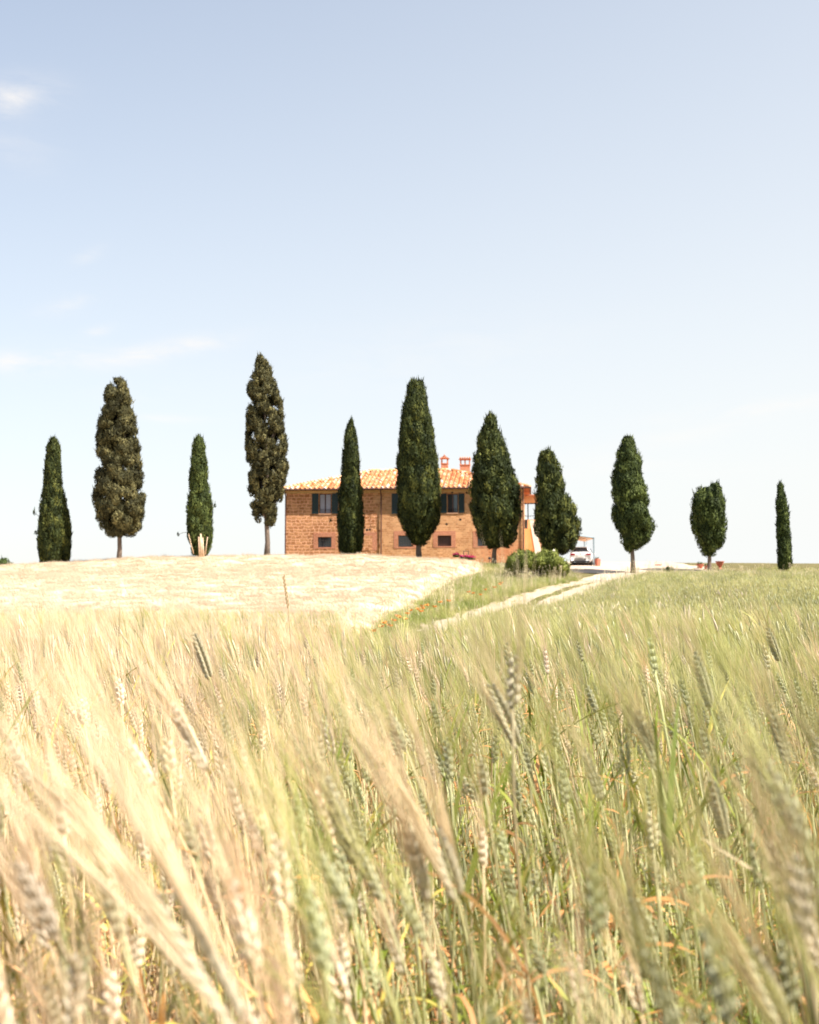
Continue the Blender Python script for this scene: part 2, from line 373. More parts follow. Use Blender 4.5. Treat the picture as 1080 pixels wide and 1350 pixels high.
def noise2(x,y,s,seed=0):
    return (np.sin(x*s*1.3+seed)*np.cos(y*s*.9+seed*1.7)+np.sin(x*s*.6-y*s*1.1+seed*2.3)*.8+np.sin((x+y)*s*2.1+seed)*.5)/2.3
def fov_pts(d0,d1,dens,margin,keep=None,seed=1):
    g=np.random.default_rng(seed); half=.343*d1+margin; n=int(dens*(d1-d0)*2*half)
    y=g.uniform(d0,d1,n); x=g.uniform(-half,half,n); ok=np.abs(x)<.343*y+margin
    if keep is not None: ok&=keep(x,y)
    return x[ok],y[ok],g
def rots(g,n,lean,spin=.5):
    return np.stack([g.normal(0,lean,n),g.normal(-lean*.15,lean,n),g.normal(0,spin,n)],1)
def tint_of(x,y,g):
    u=x/np.maximum(y,1.0)+np.where((y>12)&(x>trk(np.maximum(y,12))),.25,0)
    p=np.clip(.07+.76*sst(-.26,.16,u)+np.where(y>12,.2,0)+.30*noise2(x,y,2.2,3)+.18*noise2(x,y,6.5,1),0,1)
    return np.clip(np.where(g.random(len(x))<p,.88,.10)+g.normal(0,.14,len(x)),0,1)
def herokeep(x,y):
    ok=np.ones(np.shape(x),bool)
    for hp,hd in ((450,1.38),(665,1.75),(855,1.8),(266,2.5),(285,.8),(1005,.95),(838,1.3),(928,2.1),(1027,1.85),(555,1.2),(590,1.2)):
        p_=540+1575*x/np.maximum(y,.2); ok&=~((np.abs(p_-hp-8)<26)&(y<hd+.02))
    return ok
def wheat_layer(name,d0,d1,dens,margin,coll,nk,seed,label,keep=None,s0=.70,s1=1.08,lean=.08,spin=.5):
    x,y,g=fov_pts(d0,d1,dens,margin,keep,seed); n=len(x); pk=g.integers(0,nk,n)
    if nk==18: pk=np.where((pk<10)&(g.random(n)<.12+.28*sst(-.05,.1,x/np.maximum(y,.3))),10+pk%8,pk); pk=np.where((y<1.5)&(pk>9),pk%10,pk)
    z=gz(x,y); s=(s0+(s1-s0)*g.random(n)**.6)+.03*noise2(x,y,1.4,5)
    s=np.where(g.random(n)<.06,s*1.10,s)
    scatter(name,np.stack([x,y,z],1),rots(g,n,lean,spin),s,pk,tint_of(x,y,g),coll,label)
    print(name,n)
nearkeep=lambda x,y:herokeep(x,y)&(np.hypot(x,y)>.74)&(np.abs(x)<.36*y+.9)
wheat_layer('wheat',.45,2.6,290,.7,near_c,18,21,'bearded wheat standing closest to the viewer, gold on the left and green on the right',nearkeep)
wheat_layer('wheat',2.6,6.0,290,.8,near_c,18,22,'bearded wheat a few steps into the near field',lambda x,y:herokeep(x,y))
front=lambda x,y: y<9.2+.5*noise2(x,y,1.3,2)+np.where(x>trk(np.maximum(y,12))+TW+.4,999,0)
wheat_layer('wheat',6.0,17.0,30,1.2,mid_c,8,23,'bearded wheat along the far side of the near field',front)
rightk=lambda x,y:(x>trk(y)+TW+1.9+.7*noise2(x,y,.7,1)-1.2*sst(50,30,y))&(y<84-5*sst(18,30,x)*0+.8*noise2(x,y,.5,4))
wheat_layer('green_wheat',9,40,17,3,green_c,7,24,'green wheat running up the slope to the right of the track',rightk,.72,1.15)
wheat_layer('green_wheat',40,86,5,6,green_c,7,25,'green wheat on the upper slope below the right hand cypresses',rightk,.62,1.02)

# ripe field: thick canopy with a bristle of ears
def ripe_keep(x,y): return (x<edge(y)+.5*noise2(x,y,.8,6)+.25*noise2(x,y,3.1,2))&(y>9.0)&(y<99.5)
def canopy(name, xs_, ys_, keep, h, mat, label, cell, taper=lambda X,Y:1.0):
    mb=MB(); idx={}; X,Y=np.meshgrid(xs_,ys_); K=keep(X,Y); 
    Z=gz(X,Y)+h*taper(X,Y)+.05*noise2(X,Y,1.7,1)+.03*noise2(X,Y,4.1,2)+rng.normal(0,.006,X.shape)
    nx=len(xs_); cells=K[:-1,:-1]&K[1:,:-1]&K[:-1,1:]&K[1:,1:]
    used=np.zeros(K.shape,bool); 
    for a in (0,1):
        for b in (0,1): used[a:a+cells.shape[0],b:b+cells.shape[1]]|=cells
    ids=-np.ones(K.shape,int); ids[used]=np.arange(used.sum()); v=np.stack([X[used],Y[used],Z[used]],1).tolist()
    n0=len(v); low=np.stack([X[used],Y[used],(gz(X,Y)-.05)[used]],1).tolist(); f=[]
    J,I=np.nonzero(cells)
    C=cells
    for j,i in zip(J,I):
        a,b,c,d=ids[j,i],ids[j,i+1],ids[j+1,i+1],ids[j+1,i]; f.append((a,b,c,d))
        if j==0 or not C[j-1,i]: f.append((b,a,a+n0,b+n0))
        if j==C.shape[0]-1 or not C[j+1,i]: f.append((d,c,c+n0,d+n0))
        if i==0 or not C[j,i-1]: f.append((a,d,d+n0,a+n0))
        if i==C.shape[1]-1 or not C[j,i+1]: f.append((c,b,b+n0,c+n0))
    mb.v=[tuple(map(float,p)) for p in v+low]; mb.f=[tuple(map(int,q)) for q in f]
    o=mb.build(name,mat,smooth=True); return tag(o,label=label,kind='stuff')
canopy('ripe_wheat',np.arange(-70,9,.4),np.arange(10,99.8,.4),ripe_keep,.50,M['canopy'],'pale ripe wheat crop standing on the rise in front of the farmhouse',.4,lambda X,Y:.12+.88*sst(0,1.6,edge(Y)-X))
canopy('green_wheat',np.arange(-2,60,.5),np.arange(15,84,.5),lambda x,y:rightk(x,y)&(x>trk(y)+TW+1.0),.42,M['canopygreen'],'dense leaves under the green wheat on the right slope',.5)
for (d0,d1,dens,s) in ((9.2,22,14,.8),(22,50,7,1.0),(50,100,4.2,1.15)):
    x,y,g=fov_pts(d0,d1,dens,6,lambda x,y:ripe_keep(x+.15,y),int(d0*10)); n=len(x)
    z=gz(x,y)+.50*(.12+.88*sst(0,1.6,edge(y)-x))+.05*noise2(x,y,1.7,1)
    scatter('ripe_wheat',np.stack([x,y,z],1),rots(g,n,.12,.6),g.uniform(.7,1.15,n)*s,g.integers(0,6,n),np.clip(g.normal(.1,.12,n)+.2*noise2(x,y,.5,8),0,1),ripe_c,'bristling ears on top of the pale ripe wheat crop')
# first rows of the ripe field: real stalks
wheat_layer('ripe_wheat',9.0,16,22,1.5,mid_c,8,29,'golden wheat stalks along the near side of the ripe field',lambda x,y:(x<edge(y)+.2)&(y>9.0))
wheat_layer('ripe_wheat',16,34,5,2,mid_c,8,30,'golden stalks sticking out of the ripe field',lambda x,y:(x<edge(y)-.1))

# ------------------------------------------------------------------ grass
def grass_variant(nb,hmin,hmax,rad,w,rd,mat,droop=1.2,seed=False):
    A=MB()
    for k in range(nb):
        a=rd.uniform(0,6.28); r=rad*rd.random()**.5; h=Vector((math.cos(a),math.sin(a),0)); x,y=rd.uniform(-rad,rad),rd.uniform(-rad,rad)
        blade(A,(x,y,-.03),h*rd.uniform(.1,.6)+Vector((-.15,0,1)),rd.uniform(hmin,hmax),w,rd.uniform(.1,droop),h.cross(Vector((0,0,1)))+Vector((rd.uniform(-.5,.5),0,0)),4)
        if seed and rd.random()<.5:
            p=Vector((x,y,0))+Vector((-.1,0,1))*hmax*rd.uniform(.8,1.1); A.tube([Vector((x,y,0)),p,p+Vector((-.04,0,.12))],[w*.3,w*.3,w*.2],3,False); A.tube([p,p+Vector((-.02,0,.06)),p+Vector((-.05,0,.13))],[w*.3,w*1.1,w*.3],4,False)
    return join([(A,mat)])
grass_c=variants('grass',[grass_variant(26,.18,.42,.16,.012,rd,M['grass']) for _ in range(5)])
dry_c=variants('dry_grass',[grass_variant(9,.4,.85,.14,.011,rd,M['strawdry'],.7,True) for _ in range(5)])
def verge(x,y): 
    c=trk(y); on=np.abs(x-c)<TW-.30+.35*noise2(x,y,1.9,3)-.35*(noise2(x,y,5.1,1)>.45); on&=(y>44+3*noise2(x,y,.9,2)); midg=(np.abs(x-c)<.36)&(y<82)
    yard=((y>92.5)&(x>12.8)&(x<28))|((y>85.5)&(x>12.6)&(x<trk(y)+2.0))
    house=((y>105)&(x>-14)&(x<20))|((x>7.6)&(x<11.6)&(y>87.3)&(y<91))
    return (x>edge(y)-.1)&(~on|midg)&~yard&~house
def grass_layer(name,d0,d1,dens,margin,coll,nk,seed,label,keep,s0,s1,tb,hf=None):
    x,y,g=fov_pts(d0,d1,dens,margin,keep,seed); n=len(x); s=g.uniform(s0,s1,n)
    c=trk(y); s=np.where(np.abs(x-c)<.4,s*.45,np.where(np.abs(x-c)<TW+.2,s*.5,s)); s=np.where(np.abs(x-edge(y))<.7,s*1.25,s)
    scatter(name,np.stack([x,y,gz(x,y)],1),rots(g,n,.1,3),s,g.integers(0,nk,n),tb(x,y,g),coll,label); print(name,n)
tg=lambda x,y,g:np.clip(.62+.3*noise2(x,y,.6,9)+.25*noise2(x,y,.22,4)+g.normal(0,.15,len(x)),0,1)
vk=lambda x,y:verge(x,y)&(x<trk(y)+TW+4)
grass_layer('grass',9.5,40,16,1,grass_c,5,41,'green verge grass between the ripe wheat and the track',vk,.8,1.3,tg)
grass_layer('grass',40,100,9,2,grass_c,5,42,'verge grass climbing beside the track towards the shrub',vk,.8,1.35,tg)
grass_layer('grass',80,98,5,8,grass_c,5,43,'rough grass on the crest below the right hand cypresses',lambda x,y:verge(x,y)&(x>trk(np.minimum(y,96))+TW),.8,1.5,lambda x,y,g:np.clip(.5+.3*noise2(x,y,.5,9)+g.normal(0,.15,len(x)),0,1))
grass_layer('dry_grass',12,100,.9,2,dry_c,5,44,'tall bleached grass stalks dotted through the verge',vk,.7,1.15,lambda x,y,g:g.uniform(0,.4,len(x)))
grass_layer('dry_grass',60,92,.8,6,dry_c,5,45,'bleached grass stalks on the right hand crest',lambda x,y:verge(x,y)&(x>trk(y)+TW+.2),.7,1.1,lambda x,y,g:g.uniform(0,.5,len(x)))
grass_layer('dry_grass',86.5,90.5,5,2,dry_c,5,46,'pale dry grass in front of the shadow at the top of the track',lambda x,y:(x>10.5)&(x<13.0),.4,.8,lambda x,y,g:g.uniform(0,.3,len(x)))

# ------------------------------------------------------------------ farmhouse
PL=pix(377,700,113.2); PR=pix(691,700,110.9); HB=2.9+ZC
hang=math.atan2(PR.y-PL.y,PR.x-PL.x); HW=math.hypot(PR.x-PL.x,PR.y-PL.y)
def hloc(px,py,dep=0.0):
    """pixel -> (x along the front wall, z above the house base) on a plane parallel to the front wall"""
    ux,uy=math.cos(hang),math.sin(hang); nx_,ny=-uy,ux
    o=Vector((0,0,ZC)); q=pix(px,py,1.0)-o; a=Vector((PL.x+nx_*dep,PL.y+ny*dep))
    t=(a.x*nx_+a.y*ny)/(q.x*nx_+q.y*ny); p=o+q*t
    return (p.x-PL.x)*ux+(p.y-PL.y)*uy, p.z-HB
EAVE=hloc(540,645)[1]; HD=14.6
def wallmat(name, kind):
    m,nt,N,L=newmat(name); o=N('ShaderNodeOutputMaterial'); p=N('ShaderNodeBsdfPrincipled'); tc=N('ShaderNodeTexCoord'); sp=N('ShaderNodeSeparateXYZ'); L(tc.outputs['Object'],sp.inputs[0])
    ad=N('ShaderNodeMath'); ad.operation='ADD'; L(sp.outputs[0],ad.inputs[0]); L(sp.outputs[1],ad.inputs[1])
    cb=N('ShaderNodeCombineXYZ'); L(ad.outputs[0],cb.inputs[0]); L(sp.outputs[2],cb.inputs[1])
    nz=N('ShaderNodeTexNoise'); nz.inputs['Scale'].default_value=2.2 if kind=='stone' else 1.2; nz.inputs['Detail'].default_value=3; L(tc.outputs['Object'],nz.inputs['Vector'])
    vm=N('ShaderNodeVectorMath'); vm.operation='MULTIPLY_ADD'; vm.inputs[1].default_value=(.5,.34,0) if kind=='stone' else (.12,.07,0); L(nz.outputs['Color'],vm.inputs[0]); L(cb.outputs[0],vm.inputs[2])
    br=N('ShaderNodeTexBrick'); L(vm.outputs[0],br.inputs['Vector']); br.offset=.45; br.squash=.8; br.squash_frequency=3
    A={'stone':((.40,.165,.07),(.64,.31,.145),(.84,.44,.26)),'brick':((.56,.25,.105),(.80,.43,.21),(.82,.50,.29)),'red':((.55,.20,.11),(.66,.27,.16),(.72,.42,.28))}[kind]
    br.inputs['Color1'].default_value=(*A[0],1); br.inputs['Color2'].default_value=(*A[1],1); br.inputs['Mortar'].default_value=(*A[2],1)
    br.inputs['Scale'].default_value=1; 
    w,h,ms={'stone':(.50,.30,.04),'brick':(.42,.17,.022),'red':(.28,.085,.012)}[kind]
    br.inputs['Brick Width'].default_value=w; br.inputs['Row Height'].default_value=h; br.inputs['Mortar Size'].default_value=ms; br.inputs['Mortar Smooth'].default_value=.4; br.inputs['Bias'].default_value=.0
    n2=N('ShaderNodeTexNoise'); n2.inputs['Scale'].default_value=.55; n2.inputs['Detail'].default_value=7; n2.inputs['Roughness'].default_value=.65; L(tc.outputs['Object'],n2.inputs['Vector'])
    mx=N('ShaderNodeMix'); mx.data_type='RGBA'; mx.blend_type='MULTIPLY'; mx.inputs[0].default_value=1
    L(br.outputs['Color'],mx.inputs[6]); L(ramp(nt,[(.3,(.80,.78,.74)),(.55,(1.0,1.0,1.0)),(.72,(1.12,1.12,1.1))],n2.outputs['Fac']),mx.inputs[7]); col=mx.outputs[2]
    if kind=='brick':
        # patches where larger brown stones show among the small courses
        n3=N('ShaderNodeTexVoronoi'); n3.inputs['Scale'].default_value=2.1; L(vm.outputs[0],n3.inputs['Vector']); n4=N('ShaderNodeTexNoise'); n4.inputs['Scale'].default_value=.9; L(tc.outputs['Object'],n4.inputs['Vector'])
        a=N('ShaderNodeMath'); a.operation='LESS_THAN'; a.inputs[1].default_value=.22; L(n3.outputs['Distance'],a.inputs[0])
        b=N('ShaderNodeMath'); b.operation='GREATER_THAN'; b.inputs[1].default_value=.54; L(n4.outputs['Fac'],b.inputs[0]); c=N('ShaderNodeMath'); c.operation='MULTIPLY'; L(a.outputs[0],c.inputs[0]); L(b.outputs[0],c.inputs[1])
        d=N('ShaderNodeMath'); d.operation='MULTIPLY'; d.inputs[1].default_value=.7; L(c.outputs[0],d.inputs[0])
        m3=N('ShaderNodeMix'); m3.data_type='RGBA'; L(d.outputs[0],m3.inputs[0]); L(col,m3.inputs[6]); m3.inputs[7].default_value=(.38,.18,.09,1); col=m3.outputs[2]
        # the lower right end of the wall is patched in redder brick
        mr=N('ShaderNodeMapRange'); mr.inputs[1].default_value=17; mr.inputs[2].default_value=19.5; L(sp.outputs[0],mr.inputs[0]); mz=N('ShaderNodeMapRange'); mz.inputs[1].default_value=3.1; mz.inputs[2].default_value=1.8; L(sp.outputs[2],mz.inputs[0])
        e=N('ShaderNodeMath'); e.operation='MULTIPLY'; L(mr.outputs[0],e.inputs[0]); L(mz.outputs[0],e.inputs[1]); e2=N('ShaderNodeMath'); e2.operation='MULTIPLY'; e2.inputs[1].default_value=.6; L(e.outputs[0],e2.inputs[0])
        m4=N('ShaderNodeMix'); m4.data_type='RGBA'; L(e2.outputs[0],m4.inputs[0]); L(col,m4.inputs[6]); m4.inputs[7].default_value=(.66,.24,.12,1); col=m4.outputs[2]
    L(col,p.inputs['Base Color']); p.inputs['Roughness'].default_value=.92; p.inputs['Specular IOR Level'].default_value=.15
    bp=N('ShaderNodeBump'); bp.inputs['Strength'].default_value=.7; bp.inputs['Distance'].default_value=.04; bp.invert=True; L(br.outputs['Fac'],bp.inputs['Height']); 
    n5=N('ShaderNodeTexNoise'); n5.inputs['Scale'].default_value=9; n5.inputs['Detail'].default_value=6; L(tc.outputs['Object'],n5.inputs['Vector'])
    b2=N('ShaderNodeBump'); b2.inputs['Strength'].default_value=.5; b2.inputs['Distance'].default_value=.05; L(n5.outputs['Fac'],b2.inputs['Height']); L(bp.outputs[0],b2.inputs['Normal']); L(b2.outputs[0],p.inputs['Normal'])
    L(p.outputs[0],o.inputs[0]); return m
M['stone']=wallmat('stone','stone'); M['brick']=wallmat('brick','brick'); M['redbrick']=wallmat('redbrick','red')
M['stucco']=simple('stucco',(.74,.40,.20),.9,var=.08,scale=2,bump=.2); M['orangewall']=simple('orangewall',(.80,.36,.13),.9,var=.08,scale=2)
M['cornice']=simple('cornice',(.72,.46,.22),.85); M['whitewash']=simple('whitewash',(.82,.76,.68),.8,var=.05)
M['shutter']=simple('shutter',(.006,.024,.026),.45); M['frame']=simple('frame',(.10,.045,.035),.5); M['iron']=simple('iron',(.03,.02,.02),.5); M['gutter']=simple('gutter',(.09,.035,.025),.5)
M['glass']=simple('glass',(.035,.035,.045),.08,spec=.8,var=.2,scale=1); M['curtain']=simple('curtain',(.42,.42,.50),.9,var=.1); M['dark']=simple('dark',(.02,.012,.01),.8); M['sill']=simple('sill',(.60,.33,.2),.8)
M['blackframe']=simple('blackframe',(.02,.02,.025),.4); M['plinth']=simple('plinth',(.30,.27,.16),.9)
def tilemat():
    m,nt,N,L=newmat('tile'); o=N('ShaderNodeOutputMaterial'); p=N('ShaderNodeBsdfPrincipled'); at=N('ShaderNodeAttribute'); at.attribute_name='rnd'
    c=ramp(nt,[(0,(.36,.11,.05)),(.2,(.58,.22,.09)),(.42,(.70,.34,.15)),(.6,(.74,.46,.30)),(.8,(.78,.64,.54)),(1,(.80,.72,.66))],at.outputs['Fac'])
    tc=N('ShaderNodeTexCoord'); nz=N('ShaderNodeTexNoise'); nz.inputs['Scale'].default_value=3; nz.inputs['Detail'].default_value=8; L(tc.outputs['Object'],nz.inputs['Vector'])
    mx=N('ShaderNodeMix'); mx.data_type='RGBA'; mx.inputs[7].default_value=(.76,.30,.07,1); mr=N('ShaderNodeMapRange'); mr.inputs[1].default_value=.5; mr.inputs[2].default_value=.66; mr.inputs[4].default_value=.55; L(nz.outputs['Fac'],mr.inputs[0]); L(mr.outputs[0],mx.inputs[0]); L(c,mx.inputs[6])
    L(mx.outputs[2],p.inputs['Base Color']); p.inputs['Roughness'].default_value=.85; L(p.outputs[0],o.inputs[0]); return m
M['tile']=tilemat()
house=empty('farmhouse',(PL.x,PL.y,HB),hang,label='two storey stone and brick farmhouse with terracotta hipped roof behind the cypresses',cat='farmhouse')
H=dict(parent=house)
def front_wall(name, x0,x1,z0,z1,holes,mat,y=0,th=.28):
    xs_=sorted({x0,x1,*[h[0] for h in holes],*[h[1] for h in holes]}); zs=sorted({z0,z1,*[h[2] for h in holes],*[h[3] for h in holes]}); mb=MB()
    for i in range(len(xs_)-1):
        for j in range(len(zs)-1):
            cx=(xs_[i]+xs_[i+1])/2; cz=(zs[j]+zs[j+1])/2
            if any(h[0]<cx<h[1] and h[2]<cz<h[3] for h in holes): continue
            mb.add([(xs_[i],y,zs[j]),(xs_[i+1],y,zs[j]),(xs_[i+1],y,zs[j+1]),(xs_[i],y,zs[j+1])],[(0,1,2,3)])
    for a,b,c,d in holes:
        mb.add([(a,y,c),(b,y,c),(b,y,d),(a,y,d),(a,y+th,c),(b,y+th,c),(b,y+th,d),(a,y+th,d)],[(0,4,5,1),(1,5,6,2),(2,6,7,3),(3,7,4,0)])
    return mb
SPLIT=hloc(492,700)[0]
def rect(pl,pt,pr,pb): 
    a,t=hloc(pl,pt); b,u=hloc(pr,pb); return (a,b,u,t)
UP=[rect(421,651,436.5,677),rect(526,651,541.5,677),rect(590,651,604,676)]
LOW=[rect(419,708,437,721.5),rect(525,706,543,721),rect(577,706,595,720),rect(629.5,706,648,720)]
Z0=-1.2; WT=EAVE
stone_h=[UP[0],LOW[0]]; brick_h=UP[1:]+LOW[1:]
mb=front_wall('wall',0,SPLIT,Z0,WT,stone_h,M['stone']); mb.add([(0,0,Z0),(0,HD,Z0),(0,HD,WT),(0,0,WT)],[(0,3,2,1)])
tag(mb.build('wall',M['stone'],house),label='left end of the wall in brown squared stone with orange mortar')
mb=front_wall('wall',SPLIT,HW,Z0,WT,brick_h,M['brick']); mb.add([(HW,0,Z0),(HW,HD,Z0),(HW,HD,WT),(HW,0,WT)],[(0,1,2,3)]); mb.add([(0,HD,Z0),(HW,HD,Z0),(HW,HD,WT),(0,HD,WT)],[(0,3,2,1)])
tag(mb.build('wall',M['brick'],house),label='long stretch of the wall in tan brick mixed with small stones')
# quoins where the stone stops
q=MB(); z=.1; k=0
while z<WT-1.6:
    hh=random.uniform(.3,.5); w0=random.uniform(.45,1.0)
    q.box((SPLIT-.25,-.025,z),(SPLIT-.25+w0,.05,z+hh-.06)); z+=hh; k+=1
    if random.random()<.3: z+=.25
q.build('quoins',M['stone'],house)
MB().box((-.03,-.09,WT-.30),(HW+.03,.02,WT-.004)).build('cornice',M['cornice'],house)
MB().box((-.02,-.05,Z0),(HW+.02,.0-.004,-.02)).build('plinth',M['plinth'],house)
def framed(r,curtain):
    a,b,c,d=r; f=MB(); t=.075; y0,y1=.14,.20; mid_=(a+b)/2
    for bx in ((a,c,a+t,d),(b-t,c,b,d),(mid_-.06,c,mid_+.06,d),(a+t,c,mid_-.06,c+t),(mid_+.06,c,b-t,c+t),(a+t,d-t,mid_-.06,d),(mid_+.06,d-t,b-t,d)):
        f.box((bx[0],y0,bx[1]),(bx[2],y1,bx[3]))
    w_=f.build('window',M['frame'],house); 
    MB().box((a+t,.165,c+t),(b-t,.175,d-t)).build('pane',M['curtain' if curtain else 'glass'],w_)
    rl=MB(); hh=.38
    rl.tube([(a,.06,c+hh),(b,.06,c+hh)],.018,5)
    for i in range(8): x=a+(b-a)*(i+.5)/8; rl.tube([(x,.06,c),(x,.06,c+hh)],.010,4)
    rl.build('railing',M['iron'],w_)
    MB().box((a-.08,-.06,c-.09),(b+.08,.12,c-.004)).build('sill',M['sill'],w_)
    wd=(b-a)*.55
    for x0 in (a-wd-.06,b+.06):
        s=MB(); s.box((x0,-.075,c-.02),(x0+wd,-.035,d+.02))
        n=14
        for i in range(n):
            z=c+.1+(d-c-.2)*i/n; s.box((x0+.07,-.092,z),(x0+wd/2-.02,-.0752,z+(d-c)/n*.55)); s.box((x0+wd/2+.02,-.092,z),(x0+wd-.07,-.0752,z+(d-c)/n*.55))
        s.build('shutter',M['shutter'],w_)
for i,r in enumerate(UP): framed(r,i==0)
def barred(r,lab,inner):
    a,b,c,d=r; f=MB(); t=.06
    for bx in ((a,c,a+t,d),(b-t,c,b,d),(a+t,c,b-t,c+t),(a+t,d-t,b-t,d)): f.box((bx[0],.15,bx[1]),(bx[2],.2,bx[3]))
    w_=f.build('window',M['frame'],house); MB().box((a+t,.168,c+t),(b-t,.18,d-t)).build('pane',inner,w_)
    g=MB(); nx_=5
    for i in range(nx_+1): x=a+.04+(b-a-.08)*i/nx_; g.tube([(x,.04,c),(x,.04,d)],.014,4)
    for i in range(4): z=c+.05+(d-c-.1)*i/3; g.tube([(a,.055,z),(b,.055,z)],.014,4)
    g.build('grille',M['iron'],w_)
    s=MB(); s.box((a-.42,-.022,c-.14),(a-.005,.02,d+.42)); s.box((b+.005,-.022,c-.14),(b+.42,.02,d+.42)); s.box((a-.005,-.022,d+.005),(b+.005,.02,d+.42)); s.box((a-.005,-.022,c-.14),(b+.005,.02,c-.005))
    s.build('surround',M['redbrick'],w_)
for i,r in enumerate(LOW): barred(r,'',M['glass'] if i!=2 else M['frame'])
# walled-up doorway beside the slim cypress
a,b,c,d=rect(479,706,491,721.5); s=MB(); s.box((a-.1,-.035,c-.3),(b,.0-.001,d)); wd_=s.build('walled_up_doorway',M['stone'],house)
s=MB(); s.box((b,-.04,c-.3),(b+.42,-.002,d+.3)); s.box((a-.1,-.04,d),(b,-.002,d+.3)); s.build('surround',M['redbrick'],wd_)
# small vent holes
for (px,py) in ((596.3,649),(615.5,649.6),(589,691),(607,685),(484,698.5),(488,698)):
    x,z=hloc(px,py); v=MB(); v.lathe([(.0,-.0),(.12,-.0)],(0,0,0),12); v.v=[(x+p[0],-.006,z+p[1]) for p in v.v]; 
    t=MB(); n=12
    t.add([(x+.12*math.cos(2*math.pi*k/n),-.008,z+.10*math.sin(2*math.pi*k/n)) for k in range(n)]+[(x+.12*math.cos(2*math.pi*k/n),.05,z+.10*math.sin(2*math.pi*k/n)) for k in range(n)],[tuple(range(n))]+[(k,(k+1)%n,n+(k+1)%n,n+k) for k in range(n)])
    t.build('vent_hole',M['dark'],house)
# ---- roof
OV=.55; rz=WT+.02; pitch=math.tan(R(17.6)); X0,X1,Y0,Y1=-OV,HW+OV,-OV,HD+OV; half=(Y1-Y0)/2; RH=half*pitch
base=MB(); rl0=(X0+half,Y0+half,rz+RH); rl1=(X1-half,Y0+half,rz+RH)
base.add([(X0,Y0,rz),(X1,Y0,rz),(X1,Y1,rz),(X0,Y1,rz),rl0,rl1],[(0,1,5,4),(1,2,5),(2,3,4,5),(3,0,4),(3,2,1,0)])
roof=base.build('roof',M['tile'],house)
def tile_plane(org,U,V,width,sp=.46):
    """rows of half-round tiles on a roof plane; U runs along the eave, V up the slope"""
    org=Vector(org); U=Vector(U).normalized(); V=Vector(V).normalized(); Nn=U.cross(V).normalized(); mb=MB(); n=int(width/sp); cosp=math.cos(math.atan(pitch)); mb.c=[]
    for i in range(n+1):
        u=(i+.5)*width/(n+1); lim=min(u,width-u,half)/cosp; s=0; rowb=random.uniform(-.12,.12); j=0
        while s<lim-.05:
            e=min(s+.46,lim); 
            r0=.165*random.uniform(.95,1.05); r1=.13; du=random.uniform(-.02,.02); lift=.02; vs=[]
            for q_,(ss,rr,lf) in enumerate(((s-.06,r0,.055),(e,r1,.02))):
                for k in range(6):
                    a=math.pi*k/5; vs.append(org+U*(u+du+math.cos(a)*rr)+V*ss+Nn*(math.sin(a)*rr*.95+lf))
            fs=[(k,k+1,k+7,k+6) for k in range(5)]+[(5,4,3,2,1,0)]
            cc=min(1,max(0,random.gauss(.42,.22)+rowb+(.22 if j==0 else 0))); mb.add(vs,fs,cc)
            # channel tile between the rows
            vs=[org+U*(u+.23-.11)+V*(s-.03)+Nn*.05,org+U*(u+.23)+V*(s-.03)+Nn*.02,org+U*(u+.23+.11)+V*(s-.03)+Nn*.05,org+U*(u+.23-.09)+V*e+Nn*.03,org+U*(u+.23)+V*e+Nn*.008,org+U*(u+.23+.09)+V*e+Nn*.03]
            if u+.35<width and lim-s>.1: mb.add(vs,[(0,1,4,3),(1,2,5,4)],min(1,max(0,random.gauss(.2,.12))))
            s+=.46; j+=1
    return mb
def hips(mb,a,b):
    a=Vector(a); b=Vector(b); L_=(b-a).length; d=(b-a).normalized(); n=int(L_/.42); S=d.cross(Vector((0,0,1))).normalized(); Nn=S.cross(d)
    for i in range(n):
        p=a+d*(i*L_/n-.04); q_=a+d*((i+1)*L_/n); vs=[]
        for ss,rr,l in ((p,.19,.09),(q_,.15,.05)):
            for k in range(6): an=math.pi*k/5; vs.append(ss+S*math.cos(an)*rr+Nn*(math.sin(an)*rr+l))
        mb.add(vs,[(k+6,k+7,k+1,k) for k in range(5)]+[(0,1,2,3,4,5)],min(1,max(0,random.gauss(.45,.2))))
W=X1-X0; Dp=Y1-Y0; sl=math.cos(math.atan(pitch)); sn=math.sin(math.atan(pitch))
tm=tile_plane((X0,Y0,rz+.01),(1,0,0),(0,sl,sn),W)
for args in (((X1,Y0,rz+.01),(0,1,0),(-sl,0,sn),Dp),((X0,Y1,rz+.01),(0,-1,0),(sl,0,sn),Dp),((X1,Y1,rz+.01),(-1,0,0),(0,-sl,sn),W)):
    t=tile_plane(*args); tm.add(t.v,t.f); tm.c+=t.c
hp=MB(); 
for a,b in (((X0,Y0,rz),rl0),((X1,Y0,rz),rl1),((X0,Y1,rz),rl0),((X1,Y1,rz),rl1),(rl0,rl1)): hips(tm,a,b)
o=tm.build('roof_tiles',M['tile'],roof)
# gutter and pipes
g=MB(); g.tube([(X0-.02,Y0-.07,rz-.02),(X1+.02,Y0-.07,rz-.02)],.085,8); g.tube([(X1+.07,Y0,rz-.02),(X1+.07,Y1,rz-.02)],.085,8); g.tube([(X0-.07,Y0,rz-.02),(X0-.07,Y1,rz-.02)],.085,8)
g.build('gutter',M['gutter'],house)
xd=hloc(502.8,700)[0]
def pipe(x): 
    p=MB(); p.tube([(x,Y0-.07,rz-.06),(x,Y0+.05,rz-.28),(x,-.13,rz-.62),(x,-.13,-1)],.06,8)
    for z in (1.2,3.2,5.0): p.lathe([(.08,0),(.08,.06)],(x,-.13,z),8)
    p.build('downpipe',M['gutter'],house)
pipe(xd); pipe(.0-.02); pipe(HW-.06)
